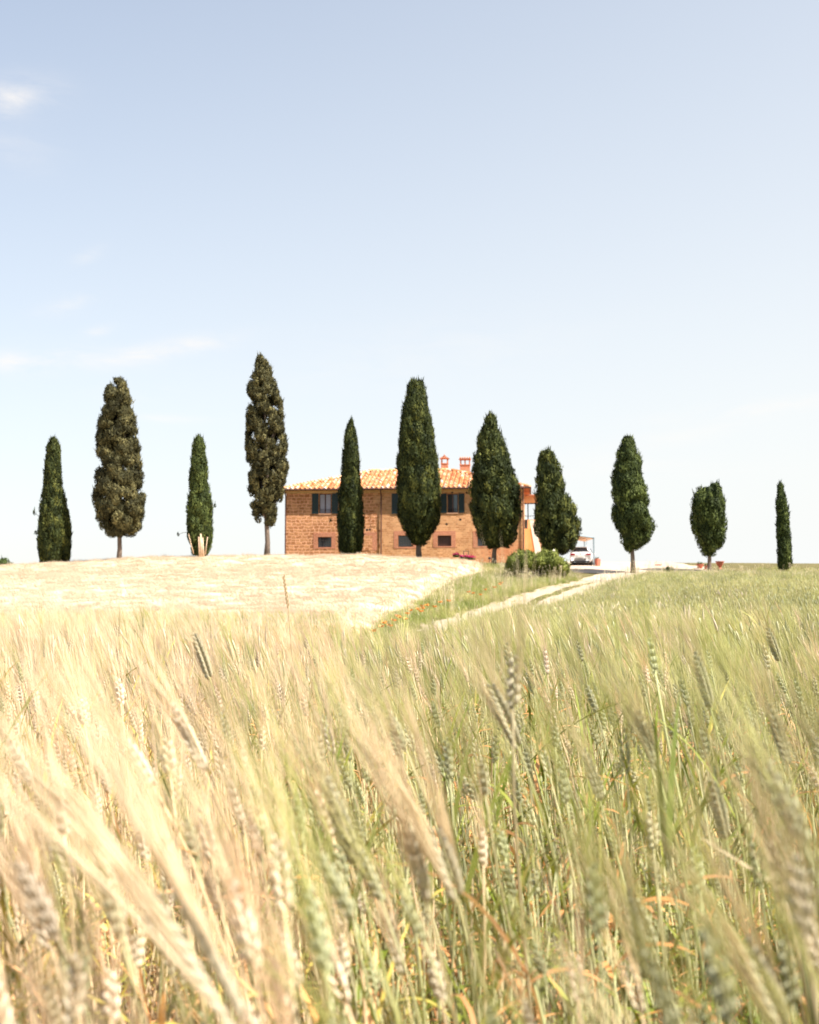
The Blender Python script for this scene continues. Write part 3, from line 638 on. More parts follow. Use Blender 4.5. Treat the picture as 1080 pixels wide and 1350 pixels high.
# chimneys
def chimney(px,pyt,pyb,wpx,dep,holes,flat):
    xa,zt=hloc(px-wpx/2,pyt,dep); xb,_=hloc(px+wpx/2,pyt,dep); zb=hloc(px,pyb,dep)[1]-1.2; dp=.7
    hole_h=(zt-hloc(px,pyb,dep)[1])*.30; zc=zt-.30; zo=zc-hole_h
    b=MB(); b.box((xa,dep,zb),(xb,dep+dp,zo)); 
    n=holes; pw=.11; xs_=[xa+(xb-xa-pw)*i/n for i in range(n+1)]
    for x in xs_:
        b.box((x,dep,zo+.001),(x+pw,dep+pw,zc)); b.box((x,dep+dp-pw,zo+.001),(x+pw,dep+dp,zc))
    b.box((xa-.05,dep-.05,zo-.07),(xb+.05,dep+dp+.05,zo-.003)) if flat else b.box((xa-.04,dep-.04,zo-.06),(xb+.04,dep+dp+.04,zo-.003))
    ch=b.build('chimney',M['redbrick'],roof)
    c=MB(); m_=(xa+xb)/2
    if flat:
        c.box((xa-.1,dep-.1,zc),(xb+.1,dep+dp+.1,zc+.09)); k=5
        for i in range(k):
            x=xa-.08+(xb-xa+.16)*(i+.5)/k; c.tube([(x,dep-.14,zc+.12),(x,dep+dp/2,zc+.26),(x,dep+dp+.14,zc+.12)],.075,8)
    else:
        c.add([(xa-.14,dep-.12,zc),(xb+.14,dep-.12,zc),(m_,dep-.12,zc+.30),(xa-.14,dep+dp+.12,zc),(xb+.14,dep+dp+.12,zc),(m_,dep+dp+.12,zc+.30)],[(0,1,2),(5,4,3),(0,3,4,1),(1,4,5,2),(2,5,3,0)])
        c.tube([(m_,dep-.16,zc+.32),(m_,dep+dp+.16,zc+.32)],.07,8)
    c.build('chimney_cap',M['redbrick'],ch)
chimney(586,600.5,621,9,8.4,1,False); chimney(613,602,623,13,8.8,2,True)

# ---- side wing with loggia and outside stair (its own front plane, 3.2 m behind the main wall)
WD=3.4
def wl(px,py): return hloc(px,py,WD)
mat=M['stucco']; xa=HW-.2; xe=wl(737,700)[0]; zt=wl(697,654)[1]; zo1=wl(697,663)[1]; zo0=wl(697,685)[1]
wing=MB(); xo0=wl(688,670)[0]; xo1=wl(729,670)[0]
wing.box((xa,WD,zo1),(xe,WD+.3,zt)); wing.box((xo1,WD,Z0),(xe,WD+.3,zo1)); wing.box((xa,WD,Z0),(xo1,WD+.3,zo0)); wing.box((xe-.3,WD+.3,Z0),(xe,WD+6,zo0)); wing.box((xa,WD+.3,zo0-.25),(xe-.3,WD+6,zo0-.05))
wing.build('side_wing',M['stucco'],house)
r=MB(); r.box((xa,WD-.25,zt+.003),(xe+.25,WD+.9,zt+.14)); r.build('side_wing_roof',M['redbrick'],house)
p=MB()
for px in (690.5,696.2,706,717): x=wl(px,670)[0]; p.box((x-.05,WD+.12,zo0),(x+.05,WD+.2,zo1-.1))
p.box((xa+.1,WD+.11,zo1-.1),(xo1,WD+.21,zo1-.003)); p.tube([(xa,WD+.1,zo0+.35),(xo1,WD+.1,zo0+.35)],.03,6); p.build('loggia_frame',M['blackframe'],house)
x0,_=wl(691.5,690); x1,_=wl(695.6,690); MB().box((x0,WD-.03,wl(693,697)[1]),(x1,WD-.004,zo0-.02)).build('door',M['dark'],house)
# stair: solid flank rising to the left with a whitewashed parapet
sy=2.2
def sl_(px,py): return hloc(px,py,sy)
A=sl_(698.5,686); B=sl_(704.5,686); C=sl_(716,724); Dd=sl_(707,724)
st_=MB(); st_.add([(A[0],sy,A[1]),(B[0],sy,B[1]),(C[0],sy,C[1]-1),(Dd[0],sy,Dd[1]-1),(A[0],sy+.3,A[1]),(B[0],sy+.3,B[1]),(C[0],sy+.3,C[1]-1),(Dd[0],sy+.3,Dd[1]-1)],[(3,2,1,0),(4,5,6,7),(0,1,5,4),(1,2,6,5),(3,0,4,7)])
st_.build('stair_parapet',M['whitewash'],house)
E=sl_(691.5,697); Fq=sl_(697.5,697)
so=MB(); so.add([(E[0],sy+.04,E[1]),(Fq[0]+.25,sy+.04,E[1]),(Dd[0]+.1,sy+.04,Z0),(E[0],sy+.04,Z0),(E[0],WD,E[1]),(Fq[0]+.25,WD,E[1]),(Dd[0]+.1,WD,Z0),(E[0],WD,Z0)],[(3,2,1,0),(0,1,5,4),(1,2,6,5),(3,0,4,7)])
so.build('stair_flank',M['orangewall'],house)
so=MB(); n=14
for i in range(n):
    t=i/n; xx0=B[0]+.1+(C[0]+1.6-B[0])*t; zz=B[1]-.9-(B[1]+.8)*t; so.box((xx0,sy+.3,Z0),(xx0+(C[0]+1.6-B[0])/n,WD-.01,zz))
so.build('steps',M['sill'],house)
# ------------------------------------------------------------------ cypresses
def leafmat(name, c0, c1, c2):
    m,nt,N,L=newmat(name); o=N('ShaderNodeOutputMaterial'); p=N('ShaderNodeBsdfPrincipled'); at=N('ShaderNodeAttribute'); at.attribute_name='rnd'
    c=ramp(nt,[(0,c0),(.55,c1),(1,c2)],at.outputs['Fac']); L(c,p.inputs['Base Color']); p.inputs['Roughness'].default_value=.65; p.inputs['Specular IOR Level'].default_value=.12
    t=N('ShaderNodeBsdfTranslucent'); L(c,t.inputs[0]); ms=N('ShaderNodeMixShader'); ms.inputs[0].default_value=.12; L(p.outputs[0],ms.inputs[1]); L(t.outputs[0],ms.inputs[2]); L(ms.outputs[0],o.inputs[0]); return m
M['cyp']=leafmat('cypress_green',(.014,.020,.007),(.046,.058,.017),(.155,.16,.040))
M['cypb']=leafmat('cypress_olive',(.022,.021,.009),(.062,.058,.026),(.20,.175,.075))
M['cypg']=leafmat('cypress_fresh',(.018,.027,.009),(.056,.074,.021),(.15,.18,.050))
M['bushl']=leafmat('bush_green',(.055,.068,.014),(.15,.175,.035),(.32,.33,.09))
M['hedge']=leafmat('hedge_green',(.03,.05,.015),(.07,.10,.03),(.12,.16,.05))
M['bark']=simple('bark',(.15,.11,.085),.9,var=.35,scale=5,bump=.6); M['barkpale']=simple('barkpale',(.60,.42,.29),.85,var=.3,scale=8,bump=.4)
def leaves_mesh(name, clumps, mat, n_per_m2, size, g, upb=.9, core=None, stray=0.04):
    """clumps: rows (cx,cy,cz,rx,rz,tone). small pointed leaf sprays over the skin of each clump"""
    V=[];Fc=[];Cc=[];off=0
    for (cx,cy,cz,rx,rz_,tone) in clumps:
        n=max(10,int(n_per_m2*4*math.pi*((rx*rx*2+rx*rz_*4)/6)**1.0))
        n=int(n*1.12); u=g.normal(size=(n,3)); u/=np.linalg.norm(u,axis=1)[:,None]
        rad=1-np.abs(g.normal(0,.14,n)); rad[g.random(n)<stray]*=1.25
        p=u*np.array([rx,rx,rz_])*rad[:,None]+np.array([cx,cy,cz])
        nr=u/np.array([rx,rx,rz_]); nr/=np.linalg.norm(nr,axis=1)[:,None]; nr=nr+g.normal(0,.27,(n,3)); nr/=np.linalg.norm(nr,axis=1)[:,None]
        # spray direction: up, along the skin
        up=np.array([0,0,1.0])*upb+g.normal(0,.45,(n,3))+u*.35; up-=nr*(up*nr).sum(1)[:,None]; up/=np.linalg.norm(up,axis=1)[:,None]+1e-6
        sd=np.cross(up,nr); L_=1.15*size*g.uniform(.6,1.5,n)[:,None]; lg=g.random(n)<.07; L_[lg]*=1.9; W_=L_*.31; W_[lg]*=.5; up[lg]=up[lg]*.6+u[lg]*.3+np.array([0,0,.6]); sd=np.cross(up,nr)
        q=np.stack([p-up*L_*.4,p+sd*W_,p+up*L_,p-sd*W_],1); V.append(q.reshape(-1,3))
        f=np.arange(n*4).reshape(n,4)+off; off+=n*4; Fc.append(f); Cc.append(np.repeat(np.clip(tone+g.normal(0,.16,n),0,1),4))
    V=np.concatenate(V);Fc=np.concatenate(Fc);Cc=np.concatenate(Cc)
    m=bpy.data.meshes.new(name); nv=len(V); nf=len(Fc); co=None
    cv=[];cf=[]
    if core is not None:
        cv,cf=core; 
    V2=np.concatenate([V,np.array(cv).reshape(-1,3)]) if len(cv) else V
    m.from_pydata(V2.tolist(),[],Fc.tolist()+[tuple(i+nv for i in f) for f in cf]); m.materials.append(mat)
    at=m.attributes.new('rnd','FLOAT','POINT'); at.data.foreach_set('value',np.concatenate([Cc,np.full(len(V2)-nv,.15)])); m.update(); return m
TREES={}
def cypress(px, d, prof_, base_py, trunk, label, mat='cyp', clump=.42, fill=1.0, size=.15, dens=46, core=.72, elong=1.6, gaps=0.0, seed=1, limbs=0, upb=.9, depth=1.0, tone=.45, bark='bark', lobes=None, leafcut=None, notch=None, inner=.15):
    """prof_: (py, left px, right px) outline of the crown; trunk: (px width, py where it enters the crown)"""
    g=np.random.default_rng(seed); rr=random.Random(seed); sc_=d/F
    bx=xat(px,d); bz=G(bx,d); root=empty('cypress',(bx,d,bz),label=label,cat='cypress tree',group='cypresses along the farmhouse drive')
    zs=np.array([pix(px,p[0],d).z-bz for p in prof_])[::-1]; cl=np.array([xat((p[1]+p[2])/2,d)-bx for p in prof_])[::-1]; hr=np.array([(p[2]-p[1])/2*sc_ for p in prof_])[::-1]
    z0,z1=zs[0],zs[-1]
    def env(z): return float(np.interp(z,zs,cl)), float(np.interp(z,zs,hr))
    clumps=[]; area=sum(2*math.pi*(hr[i]+hr[i+1])/2*(zs[i+1]-zs[i]) for i in range(len(zs)-1)); n=int(fill*area/(clump*clump*1.1)); tries=0
    while len(clumps)<n and tries<n*20:
        tries+=1; z=rr.uniform(z0,z1); c,r=env(z)
        if rr.random()>max(.45,r/hr.max()): continue
        a=rr.uniform(0,6.283); k=clump*rr.uniform(.6,1.25); k=min(k,max(.14,r*.6)); r*=1+.16*math.sin(a*3+z*1.1+seed)*math.sin(z*1.7+a+seed)+rr.gauss(0,.06); q=max(0,r-k*rr.uniform(.55,1.15)) if rr.random()>inner else r*rr.random()*.6
        kz=k*elong*rr.uniform(.8,1.2); z=min(max(z,z0+kz*.6),z1-kz*.85)
        c,r2=env(z); q=min(q,max(0,r2-k*.55))
        x,y=c+q*math.cos(a),q*math.sin(a)*depth
        if gaps and math.sin(x*3.1+seed+.5*math.sin(z))*math.sin(z*2.3+seed*.7+.4*x+.3*y)>(1-gaps): continue
        if notch and z>pix(px,notch[1],d).z-bz-kz*.8 and abs(x-(xat(notch[0],d)-bx))<notch[2]: continue
        clumps.append((x,y,z,k,kz,min(1,max(0,rr.gauss(tone,.22)))))
    cm=None
    if core:
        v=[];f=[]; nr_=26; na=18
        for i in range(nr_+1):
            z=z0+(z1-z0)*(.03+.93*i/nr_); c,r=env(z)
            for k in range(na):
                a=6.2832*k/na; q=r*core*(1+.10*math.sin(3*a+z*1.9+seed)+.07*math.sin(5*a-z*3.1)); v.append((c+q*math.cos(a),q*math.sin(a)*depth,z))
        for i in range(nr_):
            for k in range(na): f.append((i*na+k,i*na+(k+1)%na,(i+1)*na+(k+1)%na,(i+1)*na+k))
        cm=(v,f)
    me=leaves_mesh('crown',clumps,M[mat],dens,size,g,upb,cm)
    o=bpy.data.objects.new('crown',me); COL.objects.link(o); o.parent=root
    tw,tpy=trunk; r0=tw/2*sc_; t=MB(); zt=pix(px,tpy,d).z-bz; top=z0+(z1-z0)*.8; pts=[]; rad=[]
    for i in range(9):
        s=i/8; z=-.3+(top+.3)*s; c,_=env(max(z,z0)); e=min(1,max(0,(z-z0)/2)); pts.append((c*e+.05*math.sin(z*1.3+seed),.05*math.cos(z*1.1),z)); rad.append(r0*(1.35 if i==0 else 1)*(1-.8*s))
    t.tube(pts,rad,10); 
    for i in range(limbs+5):
        z=zt-.1+rr.uniform(0,(top-zt)*.75) if i>4 else zt-.15+i*.22; a=rr.uniform(0,6.28) if i>4 else i*2.1; c,r=env(z+1.2); L_=r*.8
        c0=float(np.interp(z,[p[2] for p in pts],[p[0] for p in pts]))
        t.tube([(c0,0,z),(c0+L_*.45*math.cos(a),L_*.45*math.sin(a),z+.45),(c0+L_*.8*math.cos(a),L_*.8*math.sin(a),z+1.5)],[r0*.45,r0*.3,r0*.1],6)
    t.build('trunk',M[bark],root,smooth=True)
    return root,env,z0,z1
def twig(root,d,px,py,px2,py2,seed):
    g=np.random.default_rng(seed); bx,bz=root.location.x,root.location.z
    a=pix(px,py,d); b=pix(px2,py2,d); A=Vector((a.x-bx,-.1,a.z-bz)); B=Vector((b.x-bx,-.3,b.z-bz)); t=MB(); t.tube([A,(A+B)/2+Vector((0,0,.08)),B],[.03,.02,.012],5)
    tw_=t.build('stray_branch',M['bark'],root)
    me=leaves_mesh('leaf_tuft',[(B.x,B.y,B.z,.11,.16,.3)],M['cyp'],90,.12,g); o=bpy.data.objects.new('leaf_tuft',me); COL.objects.link(o); o.parent=tw_
r1=cypress(70,100,[(577,65,68),(590,60,75),(610,57.5,77),(640,55,79.5),(665,52.5,86),(690,50.5,91),(715,50,92.5),(733,52.5,90),(743,56,87)],742,(9,738),'dark slim cypress furthest to the left, leafy down to the pale crop',clump=.30,size=.13,dens=60,elong=2.2,core=.8,seed=3,tone=.42)
twig(r1[0],100,54,684,47,677,5); twig(r1[0],100,51,700,48.5,703,6)
cypress(157,99,[(499,148,156),(508,138.5,163),(525,134,168),(550,130,173),(580,126,179),(610,125,182),(640,123.5,187),(665,123.5,190),(685,127,189),(698,134,180),(706,145,172)],735,(6.6,702),'tall billowing brownish cypress on a bare trunk, second from the left',mat='cypb',clump=.42,size=.13,dens=62,elong=1.15,core=0,fill=.95,inner=.08,gaps=.62,seed=12,limbs=12,upb=.5,tone=.5)
r3=cypress(263,99,[(578,254,262),(583,252.5,267),(610,250.5,271),(640,249,274),(665,246.5,278),(690,246,279),(710,249,278),(722,253,276),(731,256,273)],731,(9,727),'short green cypress with a pale split trunk at its foot',clump=.32,size=.13,dens=58,elong=1.9,core=.75,seed=23,tone=.5,mat='cypg')
t=MB()
for (a,b,c,e,w) in ((263,708,264.5,731,.08),(265.5,704,266.5,731,.11),(268,709,268.8,731,.09),(249.5,704,256,726,.035),(274.5,708,271.5,727,.04)):
    A=pix(a,b,98.1); B=pix(c,e+4,98.1); l=r3[0].location; t.tube([(B.x-l.x,-1.1,B.z-l.z),((A.x+B.x)/2-l.x,-1.25,(A.z+B.z)/2-l.z),(A.x-l.x,-1.2,A.z-l.z)],[w*1.3,w,w*.6],7)
tag(t.build('bare_stem',M['barkpale'],r3[0],smooth=True),label='pale dead stems at the foot of the crown')
twig(r3[0],99,277,668,284,667,8); twig(r3[0],99,248,702,236,705,9)
cypress(352,100,[(469,337,344),(478,333,352),(492,327,358),(510,325,365),(530,324,370),(560,323.5,372),(590,323,377),(615,324,379.5),(640,325.5,376),(662,327,370),(678,332,364),(692,344,361)],730,(7.4,690),'tallest cypress, ragged and open with sky between the branches',mat='cypb',clump=.27,size=.13,dens=50,elong=1.3,core=0,fill=.80,inner=.12,gaps=.62,seed=31,limbs=30,upb=.6,tone=.52)
r5=cypress(462,106,[(553,461.5,464.5),(563,458,467),(580,453.5,470),(605,451,472.5),(630,449.5,474.5),(655,446,478),(680,445.5,479),(705,446.5,479),(718,448,478),(728,456,472)],730,(7,727),'slim dark cypress covering the left half of the farmhouse front',clump=.32,size=.13,dens=60,elong=2.3,core=.8,seed=44,tone=.38)
twig(r5[0],106,447,688,436,686,10)
cypress(552,104,[(503,542,552),(512,537,559),(530,534,563.5),(555,530,568),(585,526.5,572),(615,524.5,577),(640,523.5,581.5),(662,524,582.5),(682,527.5,580),(697,533,573),(708,542,562),(714,548,557)],734,(7.4,711),'big dark cypress in front of the middle of the farmhouse, on a short trunk',clump=.40,size=.14,dens=54,elong=2.1,core=.78,seed=52,limbs=6,tone=.42)
cypress(652,101,[(547,645,651),(556,640,656),(575,634,662),(600,627,670),(625,621.5,678),(650,620,686),(672,620.5,688),(690,624,687.5),(703,631,682),(713,640,670),(719,648,659)],745,(6.6,716),'broad dark cypress in front of the right corner of the farmhouse',clump=.46,size=.14,dens=52,elong=1.7,core=.78,seed=61,limbs=5,tone=.42)
cypress(732,99,[(595,717,724),(604,713,734),(625,708.5,741.5),(645,706,746),(658,705.5,749),(667,705.5,760),(680,705,764),(697,707,765),(710,710,763),(720,713,757),(728,722,748)],742,(7,724),'cypress with a bulging side lobe, standing over the round shrub',clump=.46,size=.14,dens=52,elong=1.4,core=.76,seed=72,limbs=5,tone=.48)
r9=cypress(834,93,[(576,826,836),(586,821,839),(605,815,845),(630,809,852),(655,807,857),(675,808,861.5),(695,811,862),(708,816,857),(718,823,848),(726,830,839)],757,(6.4,722),'broad green cypress right of the carport, its shadow falling on the gravel',clump=.50,size=.14,dens=50,elong=1.35,core=.78,seed=83,limbs=4,mat='cypg',tone=.5)
cypress(935,95,[(638.5,929,943),(643,922,950),(650,917,954),(662,914,957),(680,912.5,959),(695,914,958.5),(708,917.5,956),(719,921.5,953),(729,929,946)],751,(6,722),'short stout cypress with a notched top, between the red pots',clump=.42,size=.13,dens=54,elong=1.7,core=.55,seed=94,limbs=6,mat='cypg',gaps=.35,notch=(937,651,.30),tone=.52)
cypress(1033,94,[(637,1030,1033),(650,1026.5,1037),(665,1025,1040),(690,1025,1042),(715,1024.5,1042.5),(735,1025,1044),(748,1027,1042)],750,(5,745),'narrow pencil cypress furthest to the right',clump=.26,size=.12,dens=64,elong=2.2,core=.8,seed=99,tone=.45,mat='cypg')
# round shrub at the end of the wall, distant shrubs on the left skyline
def shrub(name,cx,d,outl,label,cat,mat,clump,size,dens,seed,depth=1.6,n=60,group=None,zb=0,ss=1):
    g=np.random.default_rng(seed); rr=random.Random(seed); bx=xat(cx,d); bz=G(bx,d)+zb; root=empty(name,(bx,d,bz),label=label,cat=cat,group=group); cl=[]; x0,x1=outl[0][0],outl[-1][0]
    for i in range(n):
        px=rr.uniform(x0,x1); top=np.interp(px,[o_[0] for o_ in outl],[o_[1] for o_ in outl]); zt=pix(px,top,d).z-bz; k=clump*rr.uniform(.6,1.2)
        e=1-abs((px-x0)/(x1-x0)*2-1)**2; y=rr.uniform(-1,1)*depth*e**.5; z=max(.05,(zt-k)*(1-.4*(abs(y)/depth)**2)*rr.uniform(.25,1)**.6); cl.append((xat(px,d)-bx,y,z,k,k*.9,min(1,max(0,rr.gauss(.5,.2)))))
    me=leaves_mesh('foliage',cl,M[mat],dens,size,g,.6); o=bpy.data.objects.new('foliage',me); COL.objects.link(o); o.parent=root
    t=MB()
    for i in range(5): a=i*1.3; t.tube([(0,0,-.2*ss-zb),(.5*math.cos(a)*ss,.4*math.sin(a)*ss,.5*ss),(1.0*math.cos(a)*ss,.7*math.sin(a)*ss,1.1*ss)],[.07*ss,.05*ss,.02*ss],6)
    t.build('stem',M['bark'],root); return root
shrub('shrub',709,89,[(673,740),(676,728),(684,721),(697,720),(708,724),(718,723),(727,722),(736,728),(741,738),(742,746)],'rounded leafy green shrub at the foot of the farmhouse corner','shrub','bushl',.5,.13,62,5,1.6,150)
def far_shrub(px,top,w,lab,seed):
    d=150; bx=xat(px,d); zt=pix(px,top,d).z; zb=G(bx,d); root=empty('distant_tree',(bx,d,zb),label=lab,cat='tree',group='treetops showing over the left skyline'); g=np.random.default_rng(seed); rr=random.Random(seed); cl=[]
    for i in range(26): cl.append((rr.uniform(-w,w)*.8,rr.uniform(-w,w)*.7,zt-zb-.3-rr.random()*2.2,.55,.5,.5))
    me=leaves_mesh('crown',cl,M['hedge'],26,.2,g); o=bpy.data.objects.new('crown',me); COL.objects.link(o); o.parent=root
    MB().tube([(0,0,-.3),(.05,0,(zt-zb)*.5),(0,0,zt-zb-.8)],[.16,.12,.05],7).build('trunk',M['bark'],root)
far_shrub(-2,737,1.1,'dark green treetop cut by the left edge of the picture',301); far_shrub(13.5,743,.45,'tiny grey green treetop just right of the darker one on the left skyline',302)
shrub('shrub',880,90.5,[(874,750),(878,744.5),(884,745),(888,750)],'small straggly shrub on the crest right of the broad green cypress','shrub','hedge',.14,.10,90,306,.35,16,zb=.25,ss=.35)
# ------------------------------------------------------------------ car, carport, pots, flowers
M['carpaint']=simple('carpaint',(.82,.80,.80),.25,spec=.6,var=.02,coat=.6); M['cardark']=simple('cardark',(.02,.02,.022),.5); M['carglass']=simple('carglass',(.03,.045,.06),.06,spec=.9); M['taillight']=simple('taillight',(.35,.01,.02),.2,spec=.7)
M['chrome']=simple('chrome',(.6,.6,.62),.2,metal=1); M['plate']=simple('plate',(.8,.8,.78),.5); M['tyre']=simple('tyre',(.02,.02,.02),.8); M['postblue']=simple('postblue',(.24,.31,.35),.5); M['reed']=simple('reed',(.70,.42,.25),.9,var=.2,scale=20,bump=.4)
M['terracotta']=simple('terracotta',(.52,.16,.10),.7,var=.12); M['spike']=simple('spike',(.36,.25,.12),.7); M['woodred']=simple('woodred',(.16,.09,.07),.7)
def make_car():
    d=101.6; x=xat(765.5,d); z=max(G(x-.7,d),G(x+.7,d))+.045; root=empty('parked_car',(x,d,z),R(-13),label='silver white family car parked under the carport, tail towards the viewer',cat='car')
    # outline of the side: (y from the tail, z), lower shell then glasshouse; half width at each height
    Wd=.93
    def hw(z): return float(np.interp(z,[.18,.35,.75,1.0,1.15,1.5,1.62],[.82,.90,.93,.92,.86,.68,.60]))
    secs=[(0,.42,.95),(.04,.30,1.12),(.22,.24,1.30),(.55,.22,1.58),(1.1,.22,1.66),(2.3,.22,1.67),(3.0,.22,1.45),(3.55,.22,1.08),(4.3,.24,.92),(4.55,.34,.72)]
    b=MB(); rings=[]
    for (y,zb,zt) in secs:
        zs=[zb,zb+(zt-zb)*.12,zb+(zt-zb)*.35,zb+(zt-zb)*.55,zb+(zt-zb)*.72,zb+(zt-zb)*.9,zt]; tap=1-.12*(y<.1)-.10*(y>4.2)
        L_=[(-hw(q)*tap*(.93 if i in(0,) else 1)*(.86 if i==6 else 1),y,q) for i,q in enumerate(zs)]; rings.append(L_+[(-p[0],p[1],p[2]) for p in L_[::-1]])
    n=len(rings[0]); b.add([p for r in rings for p in r],[(i*n+k,i*n+(k+1)%n,(i+1)*n+(k+1)%n,(i+1)*n+k) for i in range(len(rings)-1) for k in range(n)]+[tuple(range(n)),tuple(range(len(rings)*n-1,(len(rings)-1)*n-1,-1))])
    body=b.build('body',M['carpaint'],root,smooth=True)
    md=body.modifiers.new('smooth','SUBSURF'); md.levels=1; md.render_levels=2
    def flat(name,pts,mat,par=root,th=.03):
        p=[Vector(q) for q in pts]; nn=(p[1]-p[0]).cross(p[2]-p[0]).normalized()*th; m=MB(); k=len(p)
        m.add(p+[q+nn for q in p],[tuple(range(k-1,-1,-1)),tuple(range(k,2*k))]+[(i,(i+1)%k,k+(i+1)%k,k+i) for i in range(k)]); return m.build(name,mat,par)
    flat('rear_window',[(-.62,.13,1.18),(.62,.13,1.18),(.53,.42,1.50),(-.53,.42,1.50)],M['carglass'],th=.05)
    MB().box((-.60,.30,1.56),(.60,.56,1.60)).build('spoiler',M['carpaint'],root)
    for s in (-1,1):
        MB().box((min(s*.48,s*.86),-.035,.88),(max(s*.48,s*.86),.16,1.03)).build('tail_light',M['taillight'],root)
        flat('side_window',[(s*.87,.6,1.10),(s*.87,2.9,1.08),(s*.72,2.3,1.50),(s*.74,.8,1.50)][::s],M['carglass'],th=.03)
        MB().tube([(s*.93,2.8,1.08),(s*1.05,2.78,1.14)],[.05,.09],8).build('mirror',M['carpaint'],root)
        MB().tube([(s*.5,-.06,.30),(s*.5,.1,.30)],.045,10).build('exhaust',M['chrome'],root)
    pl=MB().box((-.27,-.05,.72),(.27,.02,.85)).build('number_plate',M['plate'],root)
    MB().box((-.50,-.055,.52),(.50,.05,.58)).build('bumper_strip',M['cardark'],root); MB().box((-.74,-.03,.24),(.74,.12,.42)).build('bumper',M['cardark'],root)
    MB().tube([(0,-.02,.98),(0,.03,.98)],.045,14).build('round_badge',M['chrome'],root)
    for s in (-1,1):
        for y in (.85,3.65):
            w_=MB(); prof_=[(.18,-.11),(.30,-.12),(.335,-.07),(.335,.07),(.30,.12),(.18,.11)]; w_.lathe(prof_,(0,0,0),24); w_.v=[(s*.82+p[2],y+p[0],.335+p[1]) for p in w_.v]; ty=w_.build('wheel',M['tyre'],root,smooth=True)
            r=MB(); r.lathe([(0,0),(.05,.02),(.185,.0),(.19,-.05)],(0,0,0),20); r.v=[(s*(.82+.06)+s*p[2],y+p[0],.335+p[1]) for p in r.v]; r.build('rim',M['chrome'],ty,smooth=True)
make_car()
def carport():
    d=101.4; x=xat(783,d); z=G(x,d)+.04; root=empty('carport',(x,d,z),label='slender dark metal carport with a reed covered roof beside the farmhouse',cat='carport')
    X_=lambda px:xat(px,d)-x; zt=pix(783,709.5,d).z-z; zl=pix(737,703,d).z-z; xl=X_(737)
    def ztop(xx): return zt+(zl-zt)*(xx/xl)
    for (xx,yy) in ((0,0),(-.05,5.0),(xl,0),(xl,5.0)):
        MB().box((xx-.055,yy-.055,-.2),(xx+.055,yy+.055,ztop(xx))).build('post',M['postblue'],root)
    f=MB()
    for yy in (0,5.0): f.tube([(xl-.1,yy,zl+.03),(.08,yy,zt+.03)],.06,4)
    f.tube([(0,-.1,zt+.03),(0,5.1,zt+.03)],.06,4); f.tube([(xl,-.1,zl+.03),(xl,5.1,zl+.03)],.06,4); f.build('roof_frame',M['postblue'],root)
    r=MB(); n=30
    for i in range(n):
        a=xl+(0-xl)*i/n; b=xl+(0-xl)*(i+.9)/n; r.add([(a,.1,ztop(a)-.05),(b,.1,ztop(b)-.05),(b,4.9,ztop(b)-.05),(a,4.9,ztop(a)-.05),(a,.1,ztop(a)-.02),(b,.1,ztop(b)-.02),(b,4.9,ztop(b)-.02),(a,4.9,ztop(a)-.02)],[(3,2,1,0),(4,5,6,7),(0,1,5,4),(1,2,6,5),(2,3,7,6),(3,0,4,7)])
    r.build('reed_roof',M['reed'],root)
    ln=MB(); yy=.02; ln.tube([(-.55,.0,ztop(-.55)),(-.62,-.05,ztop(0)-.55)],.02,5); ln.build('bracket',M['postblue'],root)
carport()
def pot(px,pyb,d,rad,h,label,kind='pot',shape='urn',plant=True):
    x=xat(px,d); z=G(x,d)+.04; root=empty('flower_pot',(x,d,z),label=label,cat='flower pot',group='red flower pots round the gravel yard')
    pr={'urn':[(0,0),(rad*.62,0),(rad*.66,h*.06),(rad*.34,h*.14),(rad*.30,h*.3),(rad*.55,h*.42),(rad*.92,h*.75),(rad*.95,h*.9),(rad*1.12,h*.93),(rad*1.12,h),(rad*.95,h),(rad*.85,h*.9),(0,h*.88)],
        'bowl':[(0,0),(rad*.5,0),(rad*.6,h*.1),(rad*.9,h*.7),(rad*1.05,h*.85),(rad*1.08,h),(rad*.95,h),(rad*.9,h*.9),(0,h*.86)],
        'tub':[(0,0),(rad*.85,0),(rad*.95,h*.85),(rad*1.05,h*.86),(rad*1.05,h),(rad*.93,h),(rad*.9,h*.9),(0,h*.88)]}[shape]
    m=MB(); m.lathe(pr,(0,0,0),20); m.build('vessel',M['terracotta'],root,smooth=False)
    if plant:
        g=np.random.default_rng(int(px)); me=leaves_mesh('plant',[(0,0,h+rad*.2,rad*.8,rad*.35,.6)],M['hedge'],160,.07,g); o=bpy.data.objects.new('plant',me); COL.objects.link(o); o.parent=root
pot(787.2,745.5,101,.20,.62,'red tub standing against the foot of the carport post',shape='tub')
pot(789.6,745.5,101.3,.15,.58,'narrow red tub just right of the larger one at the carport post',shape='tub',plant=False)
pot(922.8,747,97.5,.30,.36,'shallow red bowl on the gravel left of the notched cypress',shape='bowl')
pot(931.5,749,96.2,.21,.34,'small red pot half behind the trunk of the notched cypress',shape='tub')
pot(949,748,97.5,.33,.66,'tall red urn right of the notched cypress',shape='urn',plant=False)
pot(868,746.5,103,.30,.10,'flat reddish dish lying on the gravel right of the broad green cypress',shape='tub',plant=False)
# low fence-like row of stakes is only dry grass in the photo; white post by the shrub
x=xat(730.5,97.5); r=MB(); r.box((-.09,-.09,0),(.09,.09,1.55)); r.add([(-.11,-.11,1.553),(.11,-.11,1.553),(.11,.11,1.553),(-.11,.11,1.553),(0,0,1.68)],[(0,1,4),(1,2,4),(2,3,4),(3,0,4),(3,2,1,0)])
o=r.build('gate_post',M['whitewash']); o.location=(x,97.5,G(x,97.5)-.05); tag(o,'slim whitewashed post between the shrub and the lobed cypress','post')
